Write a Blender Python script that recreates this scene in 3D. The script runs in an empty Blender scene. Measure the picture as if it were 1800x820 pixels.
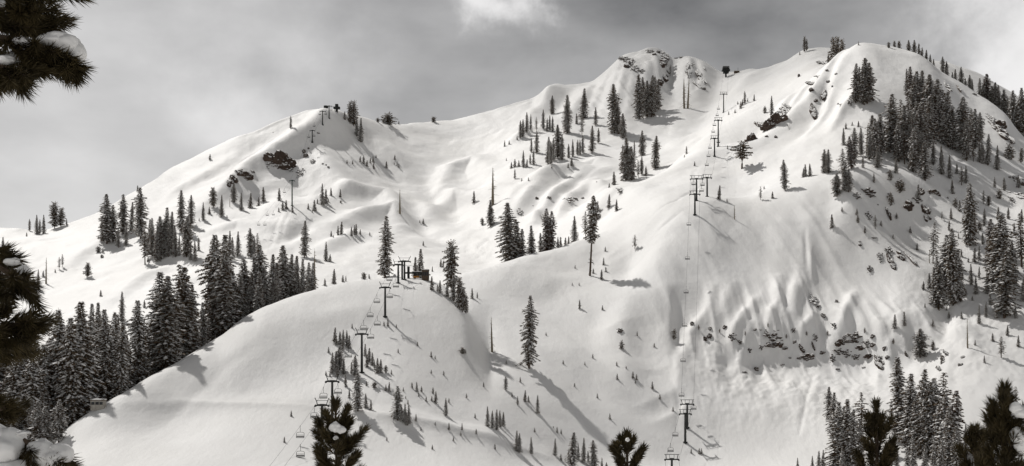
import bpy, math, random
import numpy as np
from mathutils import Vector, Matrix, Euler

# ------------------------------------------------------------------ camera
F = 2000.0            # focal length in photo pixels (photo 1800 px wide)
CX, HY = 900.0, 640.0 # photo column of the optical axis, photo row of the horizon
scene = bpy.context.scene
C = scene.collection
cam_d = bpy.data.cameras.new('camera')
cam = bpy.data.objects.new('camera', cam_d)
C.objects.link(cam)
cam.location = (0, 0, 0)
cam.rotation_euler = (math.radians(90), 0, 0)
cam_d.sensor_width = 36.0
cam_d.lens = 36.0 * F / 1800.0
cam_d.shift_y = (HY - 410.0) / 1800.0
cam_d.clip_start = 0.3
cam_d.clip_end = 30000
scene.camera = cam

# ------------------------------------------------------------------ light
SUN_EL, SUN_STR = math.radians(50), 3.7
SX, SY = -0.62, 0.785                       # horizontal direction towards the sun
sl = bpy.data.lights.new('sun', 'SUN')
sl.energy = SUN_STR
sl.angle = math.radians(1.3)
sl.color = (1.0, 0.972, 0.935)
so = bpy.data.objects.new('sun', sl)
C.objects.link(so)
sdir = Vector((SX * math.cos(SUN_EL), SY * math.cos(SUN_EL), math.sin(SUN_EL)))
so.rotation_euler = sdir.to_track_quat('Z', 'Y').to_euler()

world = bpy.data.worlds.new('World')
scene.world = world
world.use_nodes = True
nt = world.node_tree
nt.nodes.clear()
def N(tree, t, **kw):
    n = tree.nodes.new(t)
    for k, v in kw.items():
        setattr(n, k, v)
    return n
def L(tree, a, b):
    tree.links.new(a, b)
wo = N(nt, 'ShaderNodeOutputWorld')
sky = N(nt, 'ShaderNodeTexSky', sky_type='NISHITA')
sky.sun_disc = False
sky.sun_elevation = SUN_EL
sky.sun_rotation = math.atan2(SX, SY)
bg1 = N(nt, 'ShaderNodeBackground')
bg1.inputs['Strength'].default_value = 0.07
L(nt, sky.outputs[0], bg1.inputs[0])
tc = N(nt, 'ShaderNodeTexCoord')
# flattened cloud coordinates
mp = N(nt, 'ShaderNodeMapping')
mp.inputs['Scale'].default_value = (1.0, 1.0, 2.2)
L(nt, tc.outputs['Generated'], mp.inputs[0])
n1 = N(nt, 'ShaderNodeTexNoise')
n1.inputs['Scale'].default_value = 3.0
n1.inputs['Detail'].default_value = 6.0
n1.inputs['Roughness'].default_value = 0.5
n1.inputs['Distortion'].default_value = 0.35
L(nt, mp.outputs[0], n1.inputs[0])
n2 = N(nt, 'ShaderNodeTexNoise')
n2.inputs['Scale'].default_value = 9.0
n2.inputs['Detail'].default_value = 5.0
L(nt, mp.outputs[0], n2.inputs[0])
def wm(op, a, b, clamp=False):
    n = N(nt, 'ShaderNodeMath', operation=op)
    n.use_clamp = clamp
    for i, v in enumerate((a, b)):
        if isinstance(v, (int, float)):
            n.inputs[i].default_value = v
        else:
            L(nt, v, n.inputs[i])
    return n.outputs[0]
def cloud_patch(px, py, size, amt, soft=None):
    """a bright or dark bank of cloud standing in one direction of the sky"""
    d = Vector(((px - CX) / F, 1.0, (HY - py) / F)).normalized()
    vm = N(nt, 'ShaderNodeVectorMath', operation='DISTANCE')
    L(nt, warp.outputs[0], vm.inputs[0])
    vm.inputs[1].default_value = d
    mr = N(nt, 'ShaderNodeMapRange', interpolation_type='SMOOTHERSTEP')
    L(nt, vm.outputs['Value'], mr.inputs['Value'])
    mr.inputs['From Min'].default_value = size
    mr.inputs['From Max'].default_value = 0.0
    mr.inputs['To Min'].default_value = 0.0
    mr.inputs['To Max'].default_value = amt
    return mr.outputs[0]
nw = N(nt, 'ShaderNodeTexNoise')
nw.inputs['Scale'].default_value = 8.0
nw.inputs['Detail'].default_value = 6.0
nw.inputs['Roughness'].default_value = 0.58
L(nt, tc.outputs['Generated'], nw.inputs[0])
sub = N(nt, 'ShaderNodeVectorMath', operation='SUBTRACT')
L(nt, nw.outputs['Color'], sub.inputs[0])
sub.inputs[1].default_value = (0.5, 0.5, 0.5)
scl = N(nt, 'ShaderNodeVectorMath', operation='SCALE')
L(nt, sub.outputs[0], scl.inputs[0])
scl.inputs['Scale'].default_value = 0.2
nrm = N(nt, 'ShaderNodeVectorMath', operation='NORMALIZE')
L(nt, tc.outputs['Generated'], nrm.inputs[0])
warp = N(nt, 'ShaderNodeVectorMath', operation='ADD')
L(nt, nrm.outputs[0], warp.inputs[0])
L(nt, scl.outputs[0], warp.inputs[1])
val = 0.41
v = wm('ADD', val, wm('MULTIPLY', wm('SUBTRACT', n1.outputs['Fac'], 0.5), 0.52))
v = wm('ADD', v, wm('MULTIPLY', wm('SUBTRACT', n2.outputs['Fac'], 0.5), 0.34))
PATCH = [  # px, py, radius, amount
    (60, 330, 0.42, 0.20), (120, 100, 0.24, 0.07), (440, 220, 0.14, 0.10), (520, 40, 0.12, 0.05),
    (640, 150, 0.16, -0.06), (1130, -20, 0.20, -0.10), (1350, 30, 0.24, -0.07), (980, 110, 0.10, -0.02),
    (915, 8, 0.050, 0.50), (1830, 95, 0.115, 0.56), (1780, -60, 0.09, 0.10), (430, 235, 0.09, 0.10), (1560, 60, 0.12, 0.0),
]
for p in PATCH:
    v = wm('ADD', v, cloud_patch(*p))
# the cover is thicker, and so darker, overhead
sxyz = N(nt, 'ShaderNodeSeparateXYZ')
L(nt, nrm.outputs[0], sxyz.inputs[0])
mrz = N(nt, 'ShaderNodeMapRange', interpolation_type='SMOOTHSTEP')
L(nt, sxyz.outputs[2], mrz.inputs['Value'])
mrz.inputs['From Min'].default_value = 0.31
mrz.inputs['From Max'].default_value = 0.75
mrz.inputs['To Min'].default_value = 1.0
mrz.inputs['To Max'].default_value = 0.30
v = wm('MULTIPLY', v, mrz.outputs[0])
v = wm('MAXIMUM', v, 0.08)
cr = N(nt, 'ShaderNodeCombineColor')
L(nt, wm('MULTIPLY', v, 1.0), cr.inputs[0])
L(nt, wm('MULTIPLY', v, 0.985), cr.inputs[1])
L(nt, wm('MULTIPLY', v, 0.975), cr.inputs[2])
bg2 = N(nt, 'ShaderNodeBackground')
bg2.inputs['Strength'].default_value = 1.0
L(nt, cr.outputs[0], bg2.inputs[0])
mxs = N(nt, 'ShaderNodeMixShader')
mxs.inputs[0].default_value = 0.94           # nearly closed cloud cover over the blue
L(nt, bg1.outputs[0], mxs.inputs[1])
L(nt, bg2.outputs[0], mxs.inputs[2])
L(nt, mxs.outputs[0], wo.inputs[0])

scene.view_settings.view_transform = 'Standard'
scene.view_settings.look = 'None'
scene.view_settings.gamma = 1
scene.view_settings.exposure = 0.0
scene.view_settings.use_curve_mapping = False
scene.cycles.max_bounces = 5
scene.cycles.diffuse_bounces = 3

# ------------------------------------------------------------------ materials
def new_mat(name):
    m = bpy.data.materials.new(name)
    m.use_nodes = True
    t = m.node_tree
    b = t.nodes['Principled BSDF']
    return m, t, b
def noise(t, scale, detail=4, rough=0.55, coord='Object', dist=0.0, vec=None):
    n = t.nodes.new('ShaderNodeTexNoise')
    n.inputs['Scale'].default_value = scale
    n.inputs['Detail'].default_value = detail
    n.inputs['Roughness'].default_value = rough
    n.inputs['Distortion'].default_value = dist
    if vec is None:
        c = t.nodes.new('ShaderNodeTexCoord')
        vec = c.outputs[coord]
    t.links.new(vec, n.inputs['Vector'])
    return n.outputs['Fac']
def ramp(t, fac, stops):
    r = t.nodes.new('ShaderNodeValToRGB')
    while len(r.color_ramp.elements) < len(stops):
        r.color_ramp.elements.new(0.5)
    for e, (p, c) in zip(r.color_ramp.elements, stops):
        e.position = p
        e.color = (*c, 1)
    t.links.new(fac, r.inputs[0])
    return r.outputs[0]
def bump(t, b, h, strength, dist):
    n = t.nodes.new('ShaderNodeBump')
    n.inputs['Strength'].default_value = strength
    n.inputs['Distance'].default_value = dist
    t.links.new(h, n.inputs['Height'])
    t.links.new(n.outputs[0], b.inputs['Normal'])
def simple(name, c1, c2, scale=3.0, rough=0.8, metallic=0.0, bmp=0.0):
    m, t, b = new_mat(name)
    f = noise(t, scale)
    t.links.new(ramp(t, f, [(0.3, c1), (0.7, c2)]), b.inputs['Base Color'])
    b.inputs['Roughness'].default_value = rough
    b.inputs['Metallic'].default_value = metallic
    b.inputs['Specular IOR Level'].default_value = 0.25
    if bmp:
        bump(t, b, f, 0.5, bmp)
    return m
def snow_terrain():
    m, t, b = new_mat('snow_field')
    c = t.nodes.new('ShaderNodeTexCoord')
    f = noise(t, 0.02, 6, 0.6, vec=c.outputs['Object'])
    t.links.new(ramp(t, f, [(0.25, (0.80, 0.79, 0.77)), (0.7, (0.865, 0.86, 0.85))]), b.inputs['Base Color'])
    b.inputs['Roughness'].default_value = 0.65
    b.inputs['Specular IOR Level'].default_value = 0.2
    mpn = t.nodes.new('ShaderNodeMapping')
    mpn.inputs['Scale'].default_value = (1.0, 0.35, 1.0)
    t.links.new(c.outputs['Object'], mpn.inputs[0])
    fine = noise(t, 0.55, 6, 0.62, vec=mpn.outputs[0], dist=0.1)
    big = noise(t, 0.07, 5, 0.55, vec=mpn.outputs[0], dist=0.15)
    mix = t.nodes.new('ShaderNodeMath'); mix.operation = 'MULTIPLY_ADD'
    t.links.new(fine, mix.inputs[0]); mix.inputs[1].default_value = 0.17
    mb = t.nodes.new('ShaderNodeMath'); mb.operation = 'MULTIPLY'
    t.links.new(big, mb.inputs[0]); mb.inputs[1].default_value = 0.6
    t.links.new(mb.outputs[0], mix.inputs[2])
    bump(t, b, mix.outputs[0], 0.55, 2.0)
    return m
M = {}
M['snowfield'] = snow_terrain()
M['snow'] = simple('snow_cap', (0.78, 0.775, 0.76), (0.86, 0.855, 0.845), 2.0, 0.6, bmp=0.05)

def rock_mat(name, c1, c2, snow_lo=0.30, snow_hi=0.55):
    """rock with snow wherever the face looks upwards"""
    m, t, b = new_mat(name)
    c = t.nodes.new('ShaderNodeTexCoord')
    g = t.nodes.new('ShaderNodeNewGeometry')
    sx = t.nodes.new('ShaderNodeSeparateXYZ')
    t.links.new(g.outputs['Normal'], sx.inputs[0])
    f = noise(t, 0.9, 6, 0.65, vec=c.outputs['Object'])
    a = t.nodes.new('ShaderNodeMath'); a.operation = 'MULTIPLY_ADD'
    t.links.new(f, a.inputs[0]); a.inputs[1].default_value = 0.9
    t.links.new(sx.outputs[2], a.inputs[2])
    s = t.nodes.new('ShaderNodeMapRange')
    s.inputs['From Min'].default_value = snow_lo + 0.45
    s.inputs['From Max'].default_value = snow_hi + 0.45
    t.links.new(a.outputs[0], s.inputs['Value'])
    rc = ramp(t, noise(t, 1.6, 8, 0.7, vec=c.outputs['Object']), [(0.3, c1), (0.65, c2)])
    mx = t.nodes.new('ShaderNodeMix'); mx.data_type = 'RGBA'
    t.links.new(s.outputs[0], mx.inputs['Factor'])
    t.links.new(rc, mx.inputs['A'])
    mx.inputs['B'].default_value = (0.84, 0.835, 0.82, 1)
    t.links.new(mx.outputs['Result'], b.inputs['Base Color'])
    b.inputs['Roughness'].default_value = 0.9
    b.inputs['Specular IOR Level'].default_value = 0.1
    bump(t, b, noise(t, 1.4, 8, 0.7, vec=c.outputs['Object']), 0.8, 0.8)
    return m
M['rock'] = rock_mat('volcanic_rock', (0.03, 0.022, 0.018), (0.105, 0.078, 0.063), 0.52, 0.66)
M['rock_snowy'] = rock_mat('snow_plastered_rock', (0.03, 0.022, 0.018), (0.10, 0.076, 0.062), 0.36, 0.52)
M['needle'] = simple('fir_needles', (0.078, 0.055, 0.034), (0.17, 0.124, 0.08), 0.6, 0.85)
M['needle_b'] = simple('brown_fir_needles', (0.075, 0.048, 0.033), (0.14, 0.09, 0.062), 0.6, 0.85)
M['needle_near'] = simple('pine_needles', (0.022, 0.017, 0.007), (0.085, 0.064, 0.027), 6.0, 0.7)
M['bark'] = simple('bark', (0.045, 0.033, 0.024), (0.13, 0.095, 0.07), 2.0, 0.95, bmp=0.1)
M['dead'] = simple('weathered_deadwood', (0.12, 0.10, 0.07), (0.26, 0.22, 0.16), 2.0, 0.95)
M['steel_dark'] = simple('dark_painted_steel', (0.018, 0.02, 0.019), (0.04, 0.042, 0.04), 1.0, 0.6, 0.3)
M['steel'] = simple('galvanised_steel', (0.12, 0.12, 0.115), (0.22, 0.22, 0.21), 1.0, 0.5, 0.5)
M['green_steel'] = simple('green_painted_steel', (0.02, 0.045, 0.035), (0.03, 0.065, 0.05), 1.0, 0.6, 0.2)
M['orange'] = simple('orange_panel', (0.42, 0.17, 0.03), (0.5, 0.22, 0.05), 1.0, 0.6)
M['wood'] = simple('brown_boards', (0.06, 0.042, 0.03), (0.13, 0.095, 0.07), 1.5, 0.9)
M['paleboards'] = simple('weathered_pale_boards', (0.28, 0.26, 0.23), (0.4, 0.38, 0.34), 1.5, 0.9)
M['glass'] = simple('dark_window_glass', (0.03, 0.032, 0.035), (0.05, 0.052, 0.055), 1.0, 0.15)
M['cable'] = simple('steel_rope', (0.05, 0.05, 0.05), (0.09, 0.09, 0.09), 1.0, 0.6, 0.4)

# ------------------------------------------------------------------ object helpers
def link(o, parent=None):
    C.objects.link(o)
    if parent is not None:
        o.parent = parent
    return o
def empty(name, loc=(0, 0, 0), rz=0.0):
    o = bpy.data.objects.new(name, None)
    o.location = loc
    o.rotation_euler = (0, 0, rz)
    o.empty_display_size = 0.5
    return link(o)
def tag(o, label=None, cat=None, group=None, kind=None):
    if label: o['label'] = label
    if cat: o['category'] = cat
    if group: o['group'] = group
    if kind: o['kind'] = kind
    return o
class MB:
    def __init__(s):
        s.v, s.f, s.m = [], [], []
    def add(s, vs, fs, mi=0):
        o = len(s.v)
        s.v.extend([tuple(p) for p in vs])
        s.f.extend([tuple(i + o for i in f) for f in fs])
        s.m.extend([mi] * len(fs))
    def box(s, c, size, rot=None, mi=0):
        hx, hy, hz = size[0] / 2, size[1] / 2, size[2] / 2
        vs = [Vector((x, y, z)) for x in (-hx, hx) for y in (-hy, hy) for z in (-hz, hz)]
        if rot is not None:
            vs = [rot @ p for p in vs]
        c = Vector(c)
        s.add([p + c for p in vs], [(0, 1, 3, 2), (4, 6, 7, 5), (0, 4, 5, 1), (2, 3, 7, 6), (0, 2, 6, 4), (1, 5, 7, 3)], mi)
    def tube(s, pts, rad, n=6, mi=0, cap=True):
        pts = [Vector(p) for p in pts]
        if isinstance(rad, (int, float)):
            rad = [rad] * len(pts)
        vs, fs = [], []
        for i, p in enumerate(pts):
            d = (pts[min(i + 1, len(pts) - 1)] - pts[max(i - 1, 0)]).normalized()
            a = d.cross(Vector((0, 0, 1)))
            if a.length < 0.05:
                a = d.cross(Vector((1, 0, 0)))
            a.normalize()
            b = d.cross(a)
            for k in range(n):
                t = 2 * math.pi * k / n
                vs.append(p + (a * math.cos(t) + b * math.sin(t)) * rad[i])
        for i in range(len(pts) - 1):
            for k in range(n):
                k2 = (k + 1) % n
                fs.append((i * n + k, i * n + k2, (i + 1) * n + k2, (i + 1) * n + k))
        if cap:
            fs.append(tuple(range(n - 1, -1, -1)))
            fs.append(tuple((len(pts) - 1) * n + k for k in range(n)))
        s.add(vs, fs, mi)
    def mesh(s, name, mats, smooth=False):
        me = bpy.data.meshes.new(name)
        me.from_pydata(s.v, [], s.f)
        for m in (mats if isinstance(mats, (list, tuple)) else [mats]):
            me.materials.append(m)
        me.polygons.foreach_set('material_index', s.m)
        if smooth:
            me.polygons.foreach_set('use_smooth', [True] * len(s.f))
        me.update()
        return me
    def build(s, name, mats, parent=None, smooth=False):
        return link(bpy.data.objects.new(name, s.mesh(name, mats, smooth)), parent)

# ------------------------------------------------------------------ terrain
# Each column: the slope seen along that direction, as (distance, photo row) points from
# near to far. c = ridge crest, a number = how far the ground drops out of sight behind it.
def nz(x, y, seed, scale):
    """smooth value noise on arrays"""
    x = np.asarray(x) / scale + seed * 17.3
    y = np.asarray(y) / scale + seed * 9.1
    xi, yi = np.floor(x), np.floor(y)
    fx, fy = x - xi, y - yi
    fx = fx * fx * fx * (fx * (fx * 6 - 15) + 10); fy = fy * fy * fy * (fy * (fy * 6 - 15) + 10)
    def h(a, b):
        v = np.sin(a * 127.1 + b * 311.7 + seed * 74.7) * 43758.5453
        return v - np.floor(v)
    return ((h(xi, yi) * (1 - fx) + h(xi + 1, yi) * fx) * (1 - fy) + (h(xi, yi + 1) * (1 - fx) + h(xi + 1, yi + 1) * fx) * fy) * 2 - 1

# px: L1,L2,L3, d3, L5,L6, d6, L8,L9, d9, L11,L12,L13(Y only)
COLS = {
 -600: ((300,1000),(330,960),(360,920), 30, (480,700),(560,600), 0, (640,540),(720,490), 0, (780,460),(840,430), 900),
 -200: ((300,960),(330,930),(350,900), 30, (480,680),(560,590), 0, (640,540),(720,490), 0, (780,460),(840,430), 900),
 0:    ((290,860),(310,845),(330,835), 30, (470,670),(550,580), 0, (640,520),(720,470), 0, (780,440),(840,420), 900),
 100:  ((290,830),(310,810),(330,0), 25, (470,660),(550,580), 0, (640,520),(720,470), 0, (780,440),(840,420), 900),
 200:  ((300,820),(330,760),(355,0), 25, (480,650),(550,580), 0, (620,520),(700,470), 0, (770,425),(840,390), 900),
 300:  ((300,820),(350,740),(385,0), 40, (520,600),(570,550), 0, (630,495),(690,460), 0, (760,390),(830,340), 900),
 400:  ((305,820),(365,700),(430,0), 50, (560,540),(600,510), 0, (650,470),(710,430), 0, (780,365),(850,305), 910),
 500:  ((310,820),(380,680),(455,0), 40, (580,520),(620,490), 0, (680,450),(740,400), 0, (820,330),(875,280), 935),
 600:  ((320,820),(395,655),(480,0), 40, (600,500),(640,475), 0, (700,440),(760,395), 0, (840,320),(905,260), 965),
 700:  ((330,820),(400,650),(500,0), 40, (620,500),(660,470), 0, (740,415),(800,375), 0, (910,310),(985,255), 1050),
 760:  ((335,820),(405,665),(500,0), 40, (560,500),(600,484), 3, (720,440),(800,395), 0, (930,310),(1030,250), 1110),
 800:  ((340,820),(405,690),(490,0), 25, (530,505),(575,482), 10, (690,460),(780,410), 0, (930,310),(1050,245), 1130),
 825:  ((345,820),(405,700),(470,0), 6, (520,510),(570,480), 12, (680,465),(770,415), 0, (930,315),(1060,240), 1140),
 860:  ((352,820),(405,710),(450,640), 0, (510,540),(565,0), 25, (660,472),(740,420), 0, (900,310),(1060,230), 1150),
 900:  ((365,820),(415,710),(455,635), 0, (510,545),(570,0), 30, (650,472),(720,415), 0, (880,300),(1050,225), 1150),
 960:  ((380,820),(430,700),(465,625), 0, (520,535),(585,0), 25, (640,450),(700,400), 6, (870,295),(1030,215), 1145),
 1000: ((390,820),(435,700),(470,620), 0, (530,520),(595,0), 15, (645,425),(690,0), 20, (860,300),(1020,210), 1150),
 1040: ((395,820),(440,700),(475,620), 0, (535,510),(600,0), 4, (645,400),(685,0), 25, (850,300),(1010,215), 1155),
 1100: ((400,820),(445,695),(475,610), 0, (530,490),(600,400), 0, (640,350),(680,0), 22, (840,300),(960,230), 1158),
 1150: ((405,820),(448,695),(475,620), 0, (520,500),(590,0), 0, (640,340),(710,0), 22, (850,280),(1000,205), 1150),
 1200: ((410,820),(450,695),(478,620), 0, (520,490),(580,0), 2, (640,312),(730,0), 20, (860,260),(1000,190), 1165),
 1230: ((410,820),(452,695),(478,625), 0, (520,485),(575,0), 5, (650,303),(745,0), 18, (870,240),(1000,185), 1160),
 1300: ((410,820),(452,695),(478,635), 0, (515,500),(575,0), 7, (660,290),(790,0), 14, (880,185),(970,150), 1110),
 1360: ((405,820),(450,695),(478,638), 0, (515,500),(575,0), 4, (660,265),(800,0), 14, (870,165),(960,135), 1050),
 1440: ((395,820),(445,695),(475,640), 0, (512,500),(572,0), 3, (660,225),(785,0), 25, (850,120),(900,105), 975),
 1510: ((385,820),(435,700),(470,640), 0, (510,500),(570,0), 2, (655,200),(760,0), 60, (850,120),(900,110), 970),
 1600: ((375,820),(420,700),(460,635), 0, (515,470),(575,0), 0, (650,210),(755,0), 60, (850,130),(920,120), 1000),
 1700: ((360,820),(405,700),(450,610), 0, (515,455),(590,330), 0, (650,240),(735,0), 60, (880,170),(980,140), 1100),
 1800: ((350,820),(395,710),(440,610), 0, (500,470),(560,370), 0, (620,300),(690,0), 50, (880,220),(980,190), 1100),
 2000: ((340,820),(385,720),(430,640), 0, (490,520),(550,450), 0, (610,380),(680,0), 40, (880,280),(980,240), 1100),
 2400: ((340,820),(385,720),(430,640), 0, (490,560),(550,500), 0, (610,450),(680,0), 40, (880,380),(980,340), 1100),
}
KCREST = [(-600,920),(-200,900),(0,838),(60,805),(100,780),(125,752),(150,732),(185,708),(225,684),(260,662),(300,640),(345,613),(390,590),(415,568),(430,557),(465,537),(500,523),(530,512),(560,504),(600,495),(640,490),(700,487),(735,489),(760,495),(780,503),(800,520),(822,552),(850,615)]
CCREST = [(740,489),(760,485),(800,482),(840,479),(860,473),(895,462),(927,450),(960,441),(995,432),(1020,425),(1040,420),(1100,398),(1130,376),(1150,365),(1175,354),(1200,349),(1225,347),(1250,348),(1290,357),(1320,356),(1350,348),(1385,336),(1420,322),(1450,312),(1480,302),(1510,298),(1560,297),(1600,306),(1640,320)]
SCREST = [(960,412),(975,400),(1000,379),(1020,363),(1040,349),(1065,331),(1090,323),(1120,319),(1140,312),(1170,297),(1200,274),(1250,235),(1290,207),(1320,192),(1350,182),(1385,171),(1413,150),(1435,128),(1455,108),(1480,92),(1507,79),(1520,75),(1538,75),(1555,79),(1588,87),(1614,93),(1627,102),(1644,114),(1651,124),(1665,131),(1681,140),(1701,152),(1721,167),(1740,177),(1753,187),(1770,200),(1788,228),(1800,240),(1900,330),(2400,440)]
SKYC = [(-600,402),(-200,399),(0,402),(30,403),(50,407),(75,408),(95,403),(125,393),(160,379),(200,362),(245,335),(280,309),(310,291),(340,277),(370,262),(420,240),(460,224),(500,208),(530,196),(550,192),(570,192),(600,197),(640,208),(665,214),(700,219),(740,216),(800,210),(860,197),(900,185),(940,172),(960,158),(977,151),(1010,150),(1040,144),(1060,128),(1080,108),(1092,97),(1110,92),(1140,84),(1160,84),(1172,92),(1182,105),(1190,102),(1205,97),(1225,101),(1245,112),(1262,125),(1290,127),(1325,120),(1350,118),(1380,109),(1405,95),(1430,88),(1455,87),(1500,92),(1600,105),(1640,108),(1670,112),(1700,120),(1725,129),(1760,150),(1800,176),(2000,260),(2400,340)]
def poly(pts, x):
    p = np.array(pts, float)
    return np.interp(x, p[:, 0], p[:, 1])
def gsm(a, sig):
    r = int(sig * 3) + 1
    k = np.exp(-0.5 * (np.arange(-r, r + 1) / sig) ** 2); k /= k.sum()
    return np.convolve(np.pad(a, r, mode='edge'), k, mode='valid')
PXS = np.concatenate([np.arange(-600, -40, 14), np.arange(-40, 1840, 2.5), np.arange(1840, 2410, 14)]).astype(float)
PXU = np.arange(-600, 2401, 2.5)
keys = sorted(COLS)
def lev(i, j):
    vals = [COLS[k][i] if j is None else COLS[k][i][j] for k in keys]
    return np.array(vals, float)
def interp_knots(vals, sig=10):
    return gsm(np.interp(PXU, keys, vals), sig)
def crest(i, pts):
    raw = lev(i, 1)
    use = raw == 0
    g = np.interp(PXU, keys, raw)
    # where the column gives row 0 the traced crest line is used
    kk = np.array(keys, float)
    m = np.interp(PXU, kk, use.astype(float))
    raw2 = raw.copy()
    raw2[use] = poly(pts, kk[use])
    g = np.interp(PXU, kk, raw2)
    p = gsm(poly(pts, PXU), 1.2)
    inside = m > 0.999
    return gsm(np.where(inside, p, g * 1.0), 1.0), inside
LY, LP = [], []
def put(y, p):
    LY.append(y); LP.append(p)
def vis(i):
    put(interp_knots(lev(i, 0)), interp_knots(lev(i, 1)))
def dip(i, far_i):
    d = interp_knots(lev(i, None), 6)
    y0, p0 = LY[-1], LP[-1]
    y1, p1 = interp_knots(lev(far_i, 0)), interp_knots(lev(far_i, 1))
    put(y0 + (y1 - y0) * 0.45, p0 + (p1 - p0) * 0.45 + d)
vis(0); vis(1)
kp, _ = crest(2, KCREST); put(interp_knots(lev(2, 0)), kp)
dip(3, 4)
# the cliff band: a near-vertical step at the back of the apron
kx = [-600, 1190, 1225, 1290, 1360, 1440, 1510, 1580, 1620, 1660, 2400]
kd = [0, 0, 10, 34, 46, 46, 48, 44, 26, 0, 0]
cd = gsm(np.interp(PXU, kx, kd), 4)
on = cd > 0.5
LY[-1] = np.where(on, LY[-2] + 7.0 + 0 * cd, LY[-1])
LP[-1] = np.where(on, np.minimum(LP[-2] - cd - 6, LP[-1] * 0 + LP[-2] - cd - 6), LP[-1])
vis(4)
cp, _ = crest(5, CCREST); put(interp_knots(lev(5, 0)), cp)
dip(6, 7)
vis(7)
sp, _ = crest(8, SCREST); put(interp_knots(lev(8, 0)), sp)
dip(9, 10)
vis(10); vis(11)
jag = np.exp(-((PXU - 1150) / 60.0) ** 2) * (2.2 * nz(PXU, PXU * 0, 41, 11.0) + 1.4 * nz(PXU, PXU * 0, 42, 5.0)) + np.exp(-((PXU - 1235) / 16.0) ** 2) * 2.0 * nz(PXU, PXU * 0, 43, 6.0)
put(interp_knots(lev(12, None), 12), gsm(poly(SKYC, PXU) - jag, 0.9))
LY = np.array(LY); LP = np.array(LP)
ys13, ps13 = LY[-1], LP[-1]
# far side of the skyline and the near hill below the camera
z13 = ys13 * (HY - ps13) / F
LYb = [ys13 + 60, ys13 + 220, ys13 + 500]
LPb = [HY - F * (z13 - 22) / LYb[0], HY - F * (z13 - 110) / LYb[1], HY - F * (z13 - 260) / LYb[2]]
NEAR = [(3, -1.8), (12, -4.2), (30, -11), (70, -24), (150, -36), (220, -37)]
LYa = [np.full_like(PXU, a) for a, _ in NEAR]
LPa = [np.full_like(PXU, HY - F * z / a) for a, z in NEAR]
LY = np.vstack([LYa, LY, LYb]); LP = np.vstack([LPa, LP, LPb])
YS = np.concatenate([np.arange(3, 60, 3), np.arange(60, 280, 5), np.arange(280, 1190, 1.15), np.arange(1190, 1700, 12)])
def pchip_col(xk, yk, x):
    h = np.diff(xk); dl = np.diff(yk) / h
    d = np.zeros_like(yk)
    s = dl[:-1] * dl[1:] > 0
    w1 = 2 * h[1:] + h[:-1]; w2 = h[1:] + 2 * h[:-1]
    with np.errstate(all='ignore'):
        dm = (w1 + w2) / (w1 / dl[:-1] + w2 / dl[1:])
    d[1:-1] = np.where(s, dm, 0)
    d[0], d[-1] = dl[0], dl[-1]
    i = np.clip(np.searchsorted(xk, x) - 1, 0, len(xk) - 2)
    t = (x - xk[i]) / h[i]
    t2, t3 = t * t, t * t * t
    return yk[i] * (2 * t3 - 3 * t2 + 1) + d[i] * h[i] * (t3 - 2 * t2 + t) + yk[i + 1] * (-2 * t3 + 3 * t2) + d[i + 1] * h[i] * (t3 - t2)
ncol, nrow = len(PXS), len(YS)
iu = np.clip(np.round((PXS + 600) / 2.5).astype(int), 0, len(PXU) - 1)
PG = np.zeros((ncol, nrow))
yfix = YS.copy()
for c in range(ncol):
    xk = LY[:, iu[c]].copy()
    for k in range(1, len(xk)):
        xk[k] = max(xk[k], xk[k - 1] + 4)
    PG[c] = pchip_col(xk, LP[:, iu[c]], np.minimum(YS, xk[-1]))
YG = np.broadcast_to(YS, (ncol, nrow))
ZG = YG * (HY - PG) / F
XG = (PXS[:, None] - CX) / F * YG
# soften the joints along the line of sight
def smooth_rows(Z, sig):
    r = int(sig * 3) + 1
    k = np.exp(-0.5 * (np.arange(-r, r + 1) / sig) ** 2); k /= k.sum()
    P = np.pad(Z, ((0, 0), (r, r)), mode='edge')
    return sum(k[j] * P[:, j:j + Z.shape[1]] for j in range(2 * r + 1))
def smooth_cols(Z, sig):
    return smooth_rows(Z.T, sig).T
Zs = smooth_cols(smooth_rows(ZG, 3.0), 2.0)
w = np.clip((YG - 240) / 40, 0, 1)
ZG = ZG * (1 - w) + Zs * w

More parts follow.
